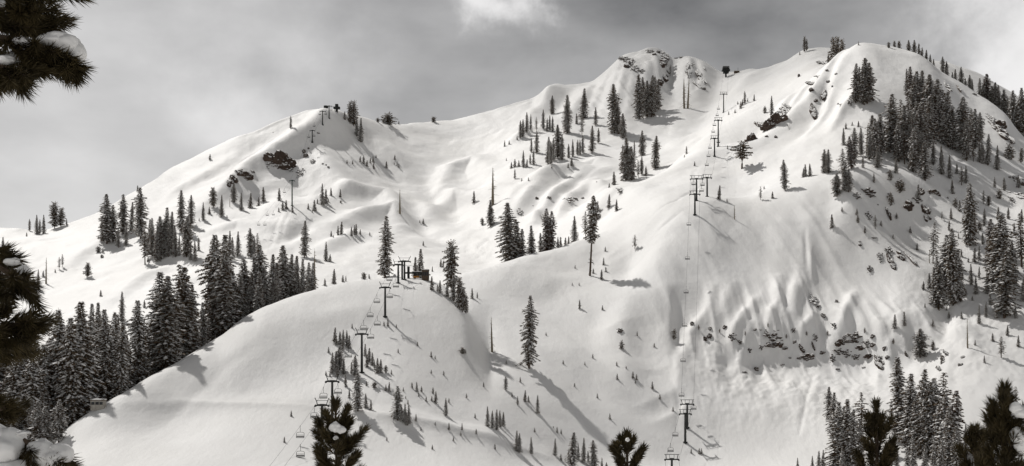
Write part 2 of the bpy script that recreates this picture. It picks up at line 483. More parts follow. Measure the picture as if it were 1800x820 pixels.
def first_hit(Z, px, py, ymin=0.0):
    """world point of the slope seen at photo pixel (px, py)"""
    c = int(np.clip(np.searchsorted(PXS, px), 1, ncol - 1))
    t = (px - PXS[c - 1]) / (PXS[c] - PXS[c - 1])
    z = Z[c - 1] * (1 - t) + Z[c] * t
    p = HY - F * z / YS
    ok = np.where((p <= py) & (YS >= ymin))[0]
    if len(ok) == 0:
        k = int(np.argmin(np.where(YS >= max(ymin, 280), p, 1e9)))
        y = YS[k]
    else:
        k = ok[0]
        if k > 0 and YS[k - 1] >= ymin and p[k - 1] > py:
            s = (p[k - 1] - py) / (p[k - 1] - p[k])
            y = YS[k - 1] + s * (YS[k] - YS[k - 1])
        else:
            y = YS[k]
    zz = float(np.interp(y, YS, z))
    return Vector(((px - CX) / F * y, float(y), zz))
ZBASE = ZG.copy()
def stroke(pts, width, height, taper=True, ymin=0.0):
    """a rounded rib (height > 0) or gully (height < 0) laid over the slope"""
    P = [first_hit(ZBASE, a, b, ymin) for a, b in pts]
    xs = [p.x for p in P]; yy = [p.y for p in P]
    mx = width * 3
    c0 = np.searchsorted(PXS, min(a for a, _ in pts) - mx / min(yy) * F)
    c1 = np.searchsorted(PXS, max(a for a, _ in pts) + mx / min(yy) * F) + 1
    r0 = np.searchsorted(YS, min(yy) - mx); r1 = np.searchsorted(YS, max(yy) + mx) + 1
    X, Y = XG[c0:c1, r0:r1], YG[c0:c1, r0:r1]
    best = np.full(X.shape, 1e9); bt = np.zeros(X.shape)
    lens = [0.0]
    for i in range(len(P) - 1):
        lens.append(lens[-1] + math.hypot(xs[i + 1] - xs[i], yy[i + 1] - yy[i]))
    tot = max(lens[-1], 1e-6)
    for i in range(len(P) - 1):
        dx, dy = xs[i + 1] - xs[i], yy[i + 1] - yy[i]
        l2 = dx * dx + dy * dy + 1e-9
        t = np.clip(((X - xs[i]) * dx + (Y - yy[i]) * dy) / l2, 0, 1)
        d = np.hypot(X - xs[i] - t * dx, Y - yy[i] - t * dy)
        m = d < best
        best[m] = d[m]; bt[m] = ((lens[i] + t * math.sqrt(l2)) / tot)[m]
    e = np.exp(-(best / width) ** 2)
    if taper:
        e = e * (0.35 + 0.65 * np.sin(np.pi * np.clip(bt, 0.02, 0.98)))
    ZG[c0:c1, r0:r1] += height * e
def mound(px, py, w, h, ymin=0.0, asp=1.0):
    p = first_hit(ZBASE, px, py, ymin)
    d2 = ((XG - p.x) / w) ** 2 + ((YG - p.y) / (w * asp)) ** 2
    ZG[:] += h * np.exp(-d2)
# ribs, gullies and wind rolls seen in the photograph (photo pixels, metres)
STROKES = [
 # left mountain: crest roof above the rocks, ribs of the bright slope
 ([(600,205),(545,235),(515,255),(480,272),(440,300),(400,330),(350,365)], 10.5, 9.5),
 ([(575,215),(560,250),(575,290),(610,330)], 10.5, 5.4),
 ([(655,225),(690,275),(740,330)], 12.0, 5.4),
 ([(500,300),(540,330),(600,345)], 10.5, -5.4),
 ([(470,330),(430,355)], 12.0, -6.8),
 ([(560,345),(620,335),(680,345),(705,372)], 10.5, 6.8),
 ([(590,400),(640,380),(690,372),(715,395)], 9.0, 6.8),
 ([(560,440),(620,412),(660,415)], 7.5, 4.7),
 ([(500,420),(540,395)], 6.0, -4.1),
 ([(250,350),(180,420),(110,470)], 9.0, 2.7),
 ([(420,275),(300,340),(200,420)], 9.0, 3.4),
 ([(300,470),(250,490),(200,530)], 7.5, 4.1),
 ([(260,455),(320,452),(360,470)], 7.5, 4.7),
 ([(380,400),(420,390),(470,400)], 6.8, 3.4),
 ([(390,430),(430,450)], 6.0, -3.4),
 # bowl
 ([(740,320),(770,350),(800,380)], 11.2, -6.5),
 ([(770,345),(790,300),(830,285),(860,300)], 10.4, 5.9),
 ([(745,380),(770,360),(800,345),(850,350),(880,375)], 9.6, 6.5),
 ([(720,350),(745,400),(790,430)], 9.6, -5.2),
 ([(640,250),(700,300),(720,340)], 14.4, -5.2),
 ([(900,250),(930,232),(945,230)], 8.0, 6.5),
 ([(920,340),(960,312),(1010,300),(1050,305)], 10.4, 7.8),
 ([(905,380),(930,345),(950,330)], 6.4, 5.2),
 ([(935,395),(960,360),(985,335),(1010,315)], 5.6, 6.5),
 ([(975,390),(1000,350),(1030,325)], 5.6, 6.5),
 ([(950,360),(965,390)], 4.8, -3.9),
 ([(1040,320),(1062,330)], 6.4, 5.2),
 ([(1080,300),(1050,285),(1010,295)], 9.6, 3.2),
 ([(860,330),(900,345),(880,400)], 8.0, 3.9),
 # summit flutes and wind lip
 ([(975,153),(950,180),(930,215)], 9, 6.0),
 ([(940,175),(945,200)], 7, -4.0),
 ([(1010,152),(985,175),(970,200)], 9, -5.0),
 ([(1045,148),(1020,180),(1000,205)], 8, 3.5),
 ([(1078,115),(1060,150),(1040,190)], 6, 3.5),
 ([(1090,108),(1075,150),(1062,195)], 5, 3.0),
 ([(1102,112),(1092,150),(1080,200)], 5, 3.0),
 ([(1118,112),(1110,150),(1104,200)], 5, 2.4),
 ([(1140,112),(1135,150),(1133,190)], 5, 2.0),
 ([(1183,110),(1180,150),(1175,190)], 12, -6.0),
 ([(1205,105),(1200,130),(1195,160)], 8, 3.5),
 ([(1235,110),(1232,140),(1225,170)], 9, 4.0),
 ([(1260,130),(1255,170),(1230,220)], 14, -7.0),
 ([(1340,125),(1300,155),(1270,185)], 12, 4.0),
 # right hand ridge, ribs beneath the rocks
 ([(1505,85),(1470,120),(1440,160),(1400,200),(1360,235),(1320,262)], 9, 5.0),
 ([(1480,150),(1465,180),(1450,215)], 8, -4.0),
 ([(1440,175),(1420,215),(1390,245)], 8, -4.0),
 ([(1500,170),(1470,215)], 7, 3.5),
 ([(1250,270),(1290,262),(1340,262)], 12, 3.0),
 ([(1120,345),(1180,300),(1240,262)], 14, 4.0),
 ([(1080,350),(1120,345),(1160,350)], 12, 3.0),
 ([(1060,345),(1085,352)], 8, 4.0),
 ([(1045,395),(1070,372)], 7, -3.0),
 ([(1655,130),(1665,170),(1672,215)], 12, 4.0),
 ([(1670,140),(1700,190),(1730,230)], 10, -4.0),
 ([(1590,330),(1640,350),(1680,390),(1730,440)], 9, 4.0),
 ([(1560,305),(1610,330),(1650,360)], 10, 3.0),
 ([(1500,330),(1510,380),(1560,450),(1640,510)], 11, 6.0),
 ([(1560,350),(1600,400),(1630,450)], 12, -5.0),
 ([(1700,300),(1740,330),(1800,350)], 10, 4.0),
 ([(1770,300),(1760,340),(1790,390)], 10, -4.0),
 # face under the shoulder
 ([(1380,400),(1375,450),(1365,520),(1355,570)], 6.8, 2.4),
 ([(1425,395),(1420,450),(1410,500),(1395,560)], 6.0, 2.8),
 ([(1480,330),(1490,380),(1470,440)], 6.8, 3.2),
 ([(1450,370),(1452,430),(1456,520)], 8.0, -1.4),
 ([(1130,420),(1110,460),(1100,490)], 8.5, -4.0),
 ([(1140,440),(1160,470),(1175,500)], 10.2, 3.2),
 ([(1110,530),(1090,570),(1105,610)], 8.5, 3.2),
 ([(1100,560),(1125,600),(1150,640)], 9.3, -4.0),
 ([(1180,480),(1165,530),(1185,575)], 10.0, 1.2),
 ([(1205,500),(1200,540),(1195,590)], 8.0, -1.0),
 ([(1255,505),(1245,545),(1215,590),(1208,620)], 3.1, 2.8),
 ([(1290,500),(1270,545),(1240,580)], 3.7, 2.2),
 ([(1330,530),(1305,560),(1285,600),(1280,620)], 2.8, 2.8),
 ([(1318,575),(1310,610),(1298,650)], 2.5, 2.8),
 ([(1368,500),(1368,540),(1350,578)], 2.8, 2.8),
 ([(1400,500),(1392,530),(1384,560)], 2.2, 2.2),
 ([(1412,505),(1400,540),(1394,575)], 2.2, 2.2),
 ([(1430,560),(1412,590),(1405,605)], 2.5, 2.8),
 ([(1500,520),(1485,560),(1472,600)], 2.8, 3.4),
 ([(1455,540),(1450,580),(1445,620)], 3.7, -1.9),
 ([(1545,575),(1560,610)], 3.1, 2.5),
 ([(1580,590),(1565,620),(1562,660)], 2.5, 2.5),
 ([(1590,600),(1585,625)], 3.1, 2.2),
 ([(1340,600),(1345,640)], 3.7, -1.9),
 ([(1520,600),(1520,640)], 3.7, -1.9),
 ([(1610,560),(1680,600),(1740,660)], 10.2, 4.0),
 ([(1570,560),(1610,590)], 8.5, 2.4),
 ([(1545,640),(1540,680)], 1.9, 1.2),
 # centre flank
 ([(740,500),(780,560),(850,660)], 10, 2.0),
 ([(822,552),(860,600),(900,660),(960,740)], 12, 2.5),
 ([(840,560),(880,640),(930,720)], 10, -2.0),
 ([(860,500),(960,530),(1060,590),(1130,650)], 14, -3.0),
 ([(900,480),(1000,500),(1080,540)], 14, 2.5),
 ([(640,730),(800,760),(960,800)], 5, 1.6),
 ([(560,560),(640,545),(690,552)], 8, 1.5),
 ([(500,560),(430,620),(340,700)], 12, 1.6),
 ([(480,640),(400,700),(300,780)], 14, -1.6),
 ([(220,700),(320,705),(520,710)], 6, 1.0),
 ([(1000,640),(1080,690),(1160,740),(1220,780)], 10, -2.5),
 ([(1150,690),(1180,720)], 10, -2.5),
]
STROKES += [
 # slide tracks, cracks and old ski lines
 ([(1432,650),(1415,710),(1404,765)], 0.7, -0.5), ([(1340,560),(1345,600)], 0.8, -0.8),
 ([(1415,410),(1418,480)], 0.9, -0.9), ([(1425,440),(1428,500)], 0.9, 0.9),
 ([(1180,660),(1195,700),(1190,740)], 1.2, -0.6), ([(1290,660),(1280,700)], 1.2, -0.3),
 ([(1440,660),(1430,700),(1428,730)], 1.2, 0.3), ([(1380,660),(1372,700)], 1.2, -0.3),
 ([(475,430),(485,400),(500,370)], 1.2, -0.35), ([(490,425),(500,395),(512,372)], 1.2, -0.35),
 ([(220,712),(330,706),(450,710),(560,716)], 1.5, 0.5), ([(600,722),(700,742),(820,770),(960,806)], 1.6, 0.9),
 ([(470,600),(380,660),(250,760)], 2.5, -0.4), ([(640,560),(600,620),(560,700)], 2.2, 0.4),
 ([(480,250),(430,285),(380,320)], 1.4, -0.8), ([(1130,400),(1190,350),(1240,320)], 1.2, -0.6),
 ([(1150,410),(1200,370)], 1.2, -0.6), ([(1220,300),(1225,340)], 1.2, -0.6),
 ([(980,560),(1050,620),(1120,690)], 3.0, -0.6), ([(900,560),(960,640),(1020,700)], 3.0, 0.5),
 ([(1485,90),(1440,150),(1425,180)], 3, 3.0), ([(1470,115),(1455,150),(1440,190)], 3, -3.0),
 ([(1430,140),(1405,170),(1385,200)], 3, 2.5), ([(1460,160),(1450,190),(1420,230)], 3.5, 2.5),
 ([(1500,175),(1480,200),(1460,230)], 3, 2.0), ([(1395,165),(1370,200),(1350,225)], 4, 3.0),
 # wind-cut rims on the crests
 ([(420,243),(460,227),(500,211),(540,196)], 3.0, 1.6), ([(860,199),(900,187),(940,174),(960,160)], 3.0, 1.6),
 ([(1092,100),(1110,95),(1140,87),(1165,90)], 4, 2.2), ([(1172,97),(1178,120),(1176,150)], 4, -4.0),
 ([(1150,95),(1158,120),(1160,150)], 4, 3.5), ([(1212,105),(1215,130),(1210,150)], 3, 3.0), ([(1222,105),(1228,130),(1222,160)], 3, -3.0),
]
for s in STROKES:
    stroke(*s)
# drifts and hummocks of every size
fade = np.clip((YG - 250) / 60, 0, 1)
wx = XG + 12 * nz(XG, YG, 5, 70); wy = YG * 0.75 + 12 * nz(XG, YG, 6, 70)
n = 1.5 * nz(wx, wy, 1, 58) + 0.85 * nz(wx, wy, 2, 27) + 0.5 * nz(wx, wy, 3, 13) + 0.2 * nz(wx, wy, 4, 6) + 0.07 * nz(XG, YG, 14, 3)
far = np.clip((YG - 520) / 80, 0, 1)
n = n * (0.45 + 0.75 * far)
# wind ribs running down the fall line on the steep faces
# lumps of slid snow on the avalanche run-outs
for fx, fy, fr in ((1260, 660, 20), (1340, 670, 22), (1450, 680, 24), (1540, 700, 20), (1690, 580, 24), (1650, 540, 16), (1720, 640, 20), (930, 430, 16), (845, 440, 16)):
    hs = first_hit(ZBASE, fx, fy)
    ms_ = np.exp(-((XG - hs.x) / fr) ** 2 - ((YG - hs.y) / 26) ** 2)
    n = n + ms_ * (0.45 * nz(XG, YG * 0.5, 31, 4.5) + 0.3 * np.abs(nz(XG, YG * 0.6, 32, 2.4)) + 0.18 * nz(XG, YG, 33, 1.4))
slope = np.gradient(ZG, axis=1) / np.gradient(YS)[None, :]
st = np.clip((slope - 0.62) / 0.5, 0, 1)
st = smooth_cols(smooth_rows(st, 4), 4)
rib = 1 - np.abs(nz(XG + 0.25 * (YG - 500), YG * 0.18, 8, 9.0))
rib2 = 1 - np.abs(nz(XG + 0.25 * (YG - 500), YG * 0.16, 9, 4.0))
n = n + st * (1.9 * (rib - 0.6) + 0.7 * (rib2 - 0.6))
hs = first_hit(ZBASE, 1108, 150)
ms_ = np.exp(-((XG - hs.x) / 42) ** 2 - ((YG - hs.y) / 70) ** 2)
n = n + ms_ * (1.6 * (1 - np.abs(nz(XG + 0.22 * (YG - 1000), YG * 0.10, 21, 7.5))) + 0.8 * (1 - np.abs(nz(XG + 0.22 * (YG - 1000), YG * 0.12, 22, 3.8))))
for fx, fy, fr in ((1290, 585, 26), (1400, 570, 26), (1480, 575, 24), (1560, 600, 18)):
    hs = first_hit(ZBASE, fx, fy)
    ms_ = np.exp(-((XG - hs.x) / fr) ** 2 - ((YG - hs.y) / 22) ** 2)
    n = n + ms_ * (1.5 * (1 - np.abs(nz(XG, YG * 0.15, 23, 6.0))) + 0.8 * (1 - np.abs(nz(XG, YG * 0.2, 24, 2.8))) - 1.2)
ZG += n * fade

# mesh
verts = np.stack([XG, YG, ZG], axis=-1).reshape(-1, 3)
ii, jj = np.meshgrid(np.arange(ncol - 1), np.arange(nrow - 1), indexing='ij')
a = (ii * nrow + jj).ravel()
faces = np.stack([a, a + nrow, a + nrow + 1, a + 1], axis=1)
me = bpy.data.meshes.new('snow_mountain')
me.vertices.add(len(verts)); me.vertices.foreach_set('co', verts.ravel().astype(np.float32))
me.loops.add(faces.size); me.loops.foreach_set('vertex_index', faces.ravel().astype(np.int32))
me.polygons.add(len(faces))
me.polygons.foreach_set('loop_start', (np.arange(len(faces)) * 4).astype(np.int32))
me.polygons.foreach_set('loop_total', np.full(len(faces), 4, np.int32))
me.polygons.foreach_set('use_smooth', np.ones(len(faces), bool))
me.update(calc_edges=True)
me.materials.append(M['snowfield'])
mountain = link(bpy.data.objects.new('mountain', me))
tag(mountain, 'snow-covered mountain with ridges, bowl, ribs and rounded knoll', kind='structure')

# snowy ground around and behind the viewpoint
gx = np.linspace(-900, 900, 90); gy = np.linspace(-600, 240, 60)
GX, GY = np.meshgrid(gx, gy, indexing='ij')
GZ = np.interp(GY, [-600, 0] + [k for k, _ in NEAR], [-1.6, -1.7] + [z for _, z in NEAR]) - 0.35 + 0.25 * nz(GX, GY, 12, 30)
gv = np.stack([GX, GY, GZ], axis=-1).reshape(-1, 3)
ii, jj = np.meshgrid(np.arange(89), np.arange(59), indexing='ij')
a = (ii * 60 + jj).ravel()
gf = np.stack([a, a + 60, a + 61, a + 1], axis=1)
gm = bpy.data.meshes.new('ground')
gm.from_pydata(gv.tolist(), [], gf.tolist())
gm.polygons.foreach_set('use_smooth', [True] * len(gf))
gm.materials.append(M['snowfield'])
ground = link(bpy.data.objects.new('ground', gm))
tag(ground, 'snowy hillside falling away below the viewpoint', kind='structure')

def hit(px, py, ymin=0.0):
    return first_hit(ZG, px, py, ymin)
def ground_z(x, y):
    px = x / y * F + CX
    c = int(np.clip(np.searchsorted(PXS, px), 1, ncol - 1))
    t = (px - PXS[c - 1]) / (PXS[c] - PXS[c - 1])
    return float(np.interp(y, YS, ZG[c - 1] * (1 - t) + ZG[c] * t))
# cloud banks added out of view to shade the summit, near slopes and viewpoint
m, t, b = new_mat('shade_cloud_vapour')
t.nodes.remove(b)
vs = t.nodes.new('ShaderNodeVolumePrincipled')
vs.inputs['Color'].default_value = (0.8, 0.8, 0.8, 1)
vs.inputs['Density'].default_value = 0.0014
vs.inputs['Anisotropy'].default_value = 0.6
t.links.new(vs.outputs[0], [n for n in t.nodes if n.type == 'OUTPUT_MATERIAL'][0].inputs['Volume'])
def shade_cloud_bank(target, D, size, seed, label):
    import bmesh
    bm = bmesh.new()
    bmesh.ops.create_icosphere(bm, subdivisions=4, radius=1.0)
    for v_ in bm.verts:
        p = v_.co.copy()
        k = 1 + 0.35 * float(nz(p.x * 2 + seed, p.y * 2 + p.z, seed, 1.0)) + 0.15 * float(nz(p.x * 5, p.y * 5 + p.z * 3, seed + 3, 1.0))
        v_.co = Vector((p.x * size[0], p.y * size[1], p.z * size[2])) * k
    me_ = bpy.data.meshes.new('cloud')
    bm.to_mesh(me_); bm.free()
    me_.materials.append(m)
    o = link(bpy.data.objects.new('cloud', me_))
    o.location = Vector(target) + sdir * D
    tag(o, label, kind='stuff')
    return o
SHADE_CLOUDS = [((60, 400, 0), 1000, (360, 130, 60), 3), ((330, 370, 0), 1000, (200, 110, 50), 6), ((-230, 350, 0), 1000, (200, 90, 45), 8),
          ((0, 30, 0), 520, (110, 80, 130), 11),  # added bank that darkens the pines at the viewpoint
          ((190, 1130, 290), 1100, (170, 150, 290), 5)]
for i, c in enumerate(SHADE_CLOUDS):
    shade_cloud_bank(c[0], c[1], c[2], c[3], 'unseen bank of grey cloud added high above to shade the slopes')
# ------------------------------------------------------------------ trees (built once, copied)
def crown_mesh(seed, H, R, shape, u0, nb, snow_p, mats, ragged=0.3, leaf=0.95, droop=0.35):
    rnd = random.Random(seed)
    mb = MB()
    lean = rnd.uniform(-0.02, 0.02)
    az0 = rnd.uniform(0, 6.28)
    notch = [rnd.uniform(0.75, 1.12) for _ in range(12)]
    for i in range(nb):
        q = (i + rnd.random() * 0.9) / nb
        u = u0 + (1 - u0) * (1 - (1 - q) ** 1.12)
        if u > 0.992: u = 0.992
        k = (1 - u) / (1 - u0)
        if shape == 'cone':
            r = R * (k ** 0.82 * 0.97 + 0.03)
        elif shape == 'column':
            r = R * min(1.0, 0.10 + k * 3.2) * (0.72 + 0.28 * k)
        elif shape == 'round':
            r = R * max(0.12, math.sqrt(max(0.0, 1 - ((k - 0.55) / 0.62) ** 2)))
        else:  # flat topped / wind bent
            r = R * min(1.0, 0.35 + k * 2.4)
        if k > 0.88: r *= 0.55 + 0.45 * (1 - k) / 0.12
        r *= notch[int(u * 11.99)] * rnd.uniform(1 - ragged, 1 + ragged * 0.45)
        az = az0 + i * 2.39996 + rnd.uniform(-0.35, 0.35)
        ca, sa = math.cos(az), math.sin(az)
        z0 = u * H
        pitch = 0.35 * (u - 0.55) - droop * (1 - u) * 0.6
        if u > 0.9: pitch += (u - 0.9) * 5
        if rnd.random() < ragged * 0.25: r *= rnd.uniform(0.3, 0.7)
        if rnd.random() < 0.05: r *= 1.25
        n = max(2, int(r / (leaf * 0.55)) + 1)
        sn_ = rnd.uniform(0.35, 1.25)
        lf = leaf * (0.55 + 0.45 * min(1, k * 2.5 + 0.1))
        for j in range(n):
            t = (j + 0.75) / n
            rr = r * t
            sag = -droop * r * t * t * 0.45
            cx, cy, cz = ca * rr + lean * z0, sa * rr, z0 + math.tan(pitch) * rr + sag
            for sgn in (-1, 0, 1):
                a2 = az + sgn * rnd.uniform(0.5, 1.1) + rnd.uniform(-0.2, 0.2)
                ln = lf * rnd.uniform(0.65, 1.15)
                wd = lf * rnd.uniform(0.26, 0.42)
                dz = -ln * rnd.uniform(0.05, 0.62)
                dx, dy = math.cos(a2), math.sin(a2)
                px_, py_ = -dy, dx
                tw = rnd.uniform(-0.7, 0.7)
                b0 = Vector((cx - dx * ln * 0.2, cy - dy * ln * 0.2, cz + 0.04))
                tip = Vector((cx + dx * ln, cy + dy * ln, cz + dz))
                md = (b0 + tip) * 0.5 + Vector((0, 0, ln * 0.12))
                w1 = md + Vector((px_ * wd, py_ * wd, tw * wd))
                w2 = md - Vector((px_ * wd, py_ * wd, tw * wd))
                mb.add([b0, w1, tip, w2], [(0, 1, 2), (0, 2, 3)], 1 if rnd.random() < snow_p * 0.34 else 0)
            if rnd.random() < 0.75:   # hanging twig
                hz = lf * rnd.uniform(0.3, 0.75)
                wx_, wy_ = rnd.uniform(-0.3, 0.3) * lf, rnd.uniform(-0.3, 0.3) * lf
                mb.add([(cx - wx_, cy - wy_, cz + 0.05), (cx + wx_, cy + wy_, cz + 0.05), (cx + rnd.uniform(-.1, .1), cy, cz - hz)], [(0, 1, 2)], 0)
            if rnd.random() < snow_p * sn_ * (0.7 + 0.3 * t):
                s = lf * rnd.choice((0.28, 0.4, 0.5, 0.75)) * rnd.uniform(0.8, 1.15)
                th = s * rnd.uniform(0.25, 0.5)
                c = Vector((cx + ca * lf * 0.25, cy + sa * lf * 0.25, cz + 0.06 + 0.1 * lf))
                ring = []
                for q6 in range(6):
                    aa = q6 * math.pi / 3 + az
                    e = s * rnd.uniform(0.7, 1.15)
                    ex, ey = math.cos(aa) * e * 1.25, math.sin(aa) * e * 0.8
                    ox, oy = ex * ca - ey * sa, ex * sa + ey * ca
                    out = (ox * ca + oy * sa)
                    ring.append(c + Vector((ox, oy, -0.38 * max(0, out) - 0.12 * abs(ey))))
                mb.add(ring + [c + Vector((0, 0, th)), c - Vector((0, 0, 0.05))],
                       [(k6, (k6 + 1) % 6, 6) for k6 in range(6)] + [((k6 + 1) % 6, k6, 7) for k6 in range(6)], 1)
    # leader
    mb.add([(0.12, 0, H * 0.95), (-0.06, 0.1, H * 0.95), (-0.06, -0.1, H * 0.95), (lean * H, 0, H * 1.01)], [(0, 1, 3), (1, 2, 3), (2, 0, 3)], 0)
    return mb.mesh('crown', mats)
def trunk_mesh(seed, H, r0, mat, bend=0.15, top=1.0, stubs=0, stub_len=1.0, u0=0.1):
    rnd = random.Random(seed)
    mb = MB()
    pts, rad = [], []
    n = 8
    bx, by = rnd.uniform(-bend, bend), rnd.uniform(-bend, bend)
    for i in range(n + 1):
        t = i / n
        pts.append((bx * math.sin(t * 3), by * math.sin(t * 2.3), -1.5 + (H * top + 1.5) * t))
        rad.append(r0 * (1 - t) ** 0.8 + 0.03)
    mb.tube(pts, rad, 7)
    for i in range(stubs):
        u = u0 + (1 - u0) * rnd.random()
        az = rnd.uniform(0, 6.28)
        ln = stub_len * rnd.uniform(0.3, 1.0) * (1.15 - u)
        z = u * H * top * 0.98
        k = int(min(n - 1, (z + 1.5) / (H * top + 1.5) * n))
        p = Vector(pts[k]); p.z = z
        d = Vector((math.cos(az), math.sin(az), rnd.uniform(-0.45, 0.15)))
        e = p + d * ln
        mb.tube([p, p + d * ln * 0.6 + Vector((0, 0, 0.05)), e + Vector((0, 0, -0.15 * ln))], [0.1, 0.07, 0.03], 4)
    return mb.mesh('trunk', mat)
H0 = 25.0
NB = [M['needle'], M['snow']]
NBR = [M['needle_b'], M['snow']]
KIND = {}
def kind(key, parts, name, look, cat='tree'):
    KIND[key] = dict(parts=parts, name=name, look=look, cat=cat)
def variants(fn, n):
    return [fn(i) for i in range(n)]
kind('F', variants(lambda i: [('trunk', trunk_mesh(10 + i, H0, 0.38, M['bark'])), ('crown', crown_mesh(20 + i, H0, 4.2, 'cone', 0.035, 215, 0.8, NB, 0.5, 0.82))], 4), 'fir_tree', 'snow-dusted conical fir')
kind('N', variants(lambda i: [('trunk', trunk_mesh(30 + i, H0, 0.36, M['bark'])), ('crown', crown_mesh(40 + i, H0, 3.25, 'column', 0.06, 215, 0.8, NB, 0.6, 0.8))], 4), 'fir_tree', 'slender columnar fir')
kind('D', variants(lambda i: [('trunk', trunk_mesh(50 + i, H0, 0.5, M['bark'])), ('crown', crown_mesh(60 + i, H0, 4.3, 'column', 0.045, 270, 0.75, NB, 0.55, 0.88))], 4), 'fir_tree', 'broad dense dark fir')
kind('T', variants(lambda i: [('trunk', trunk_mesh(70 + i, H0, 0.4, M['bark'], stubs=22, stub_len=2.2)), ('crown', crown_mesh(80 + i, H0, 3.6, 'column', 0.2, 74, 0.45, NB, 0.65, 1.0))], 3), 'fir_tree', 'sparse ragged fir')
kind('R', variants(lambda i: [('trunk', trunk_mesh(90 + i, H0, 0.4, M['bark'])), ('crown', crown_mesh(95 + i, H0, 3.4, 'column', 0.08, 165, 0.4, NBR, 0.4, 1.0))], 2), 'fir_tree', 'brownish fir')
kind('H', variants(lambda i: [('trunk', trunk_mesh(100 + i, H0, 0.42, M['bark'], stubs=34, stub_len=2.0, u0=0.02)), ('crown', crown_mesh(110 + i, H0, 3.3, 'column', 0.42, 120, 0.6, NB, 0.4, 0.9))], 1), 'fir_tree', 'tall fir with a bare lower trunk')
kind('P', variants(lambda i: [('trunk', trunk_mesh(120 + i, H0, 0.6, M['bark'], 0.5)), ('crown', crown_mesh(130 + i, H0, 7.0, 'round', 0.10, 150, 0.42, NB, 0.5, 1.5, 0.15))], 3), 'pine_tree', 'rounded dark pine')
kind('W', variants(lambda i: [('trunk', trunk_mesh(140 + i, H0, 0.9, M['bark'], 0.8, 0.92, 10, 3.0, 0.3)), ('crown', crown_mesh(150 + i, H0, 9.0, 'flat', 0.38, 52, 0.35, NB, 0.6, 2.2, 0.1))], 1), 'pine_tree', 'windswept pine with thick bare trunk')
kind('S', variants(lambda i: [('trunk', trunk_mesh(160 + i, H0, 0.85, M['dead'], 0.5, 1.0)), ('branches', trunk_mesh(170 + i, H0, 0.3, M['dead'], 0.5, 0.97, 60, 4.2, 0.12))], 3), 'dead_tree', 'bare dead tree')
kind('s', variants(lambda i: [('trunk', trunk_mesh(180 + i, H0, 0.5, M['bark'])), ('crown', crown_mesh(190 + i, H0, 7.4, 'cone', 0.02, 85, 0.62, NB, 0.45, 1.9))], 4), 'fir_sapling', 'small fir sapling')
kind('f', variants(lambda i: [('trunk', trunk_mesh(220 + i, H0, 0.5, M['bark'])), ('crown', crown_mesh(230 + i, H0, 5.0, 'cone', 0.03, 100, 0.7, NB, 0.5, 1.7))], 4), 'fir_sapling', 'young snow-dusted fir')
kind('B', variants(lambda i: [('trunk', trunk_mesh(200 + i, H0, 0.9, M['bark'], 1.5, 0.6)), ('crown', crown_mesh(210 + i, H0, 15.0, 'round', 0.02, 70, 0.45, NB, 0.6, 3.6, 0.1))], 4), 'shrub', 'low snow-flecked shrub', 'shrub')

def px_height(p, top):
    return p.y * (HY - top) / F - p.z
ORD = 'first second third fourth fifth sixth seventh eighth ninth tenth eleventh twelfth thirteenth fourteenth fifteenth sixteenth seventeenth eighteenth nineteenth twentieth'.split()
TENS = ['', '', 'twenty', 'thirty', 'forty', 'fifty', 'sixty']
def ordinal(n):
    if n <= 20: return ORD[n - 1]
    t, r = divmod(n, 10)
    if r == 0: return {3: 'thirtieth', 4: 'fortieth', 5: 'fiftieth', 6: 'sixtieth'}[t]
    return TENS[t] + '-' + ORD[r - 1]
trnd = random.Random(77)
TREE_N = 0
PENDING = []
def grove(where, entries, group, ymin=0.0):
    """entries: (column, foot row, top row, kind, width factor, distance or None)"""
    rows = []
    for e in entries:
        px, by, ty, k = e[:4]
        wf = e[4] if len(e) > 4 and e[4] else 1.0
        if len(e) > 5 and e[5]:
            y = e[5]; x = (px - CX) / F * y
            p = Vector((x, y, ground_z(x, y)))
        else:
            p = hit(px, by, ymin)
        h = max(0.8, px_height(p, ty))
        hp = h / p.y * F
        if k == 'F' and hp < 26:
            k = 'f'; wf = min(wf, 1.0)
        rows.append((px, p, h, k, wf, hp))
    by_look = {}
    for r in sorted(rows, key=lambda r: r[0]):
        by_look.setdefault(KIND[r[3]]['look'], []).append(r)
    for look, rs in by_look.items():
        for i, (px, p, h, k, wf, hp) in enumerate(rs):
            lab = (('the one ' + look) if len(rs) == 1 else ordinal(i + 1) + ' ' + look + ' from left') + ' ' + where
            PENDING.append((hp, k, p, h, wf, lab, group))
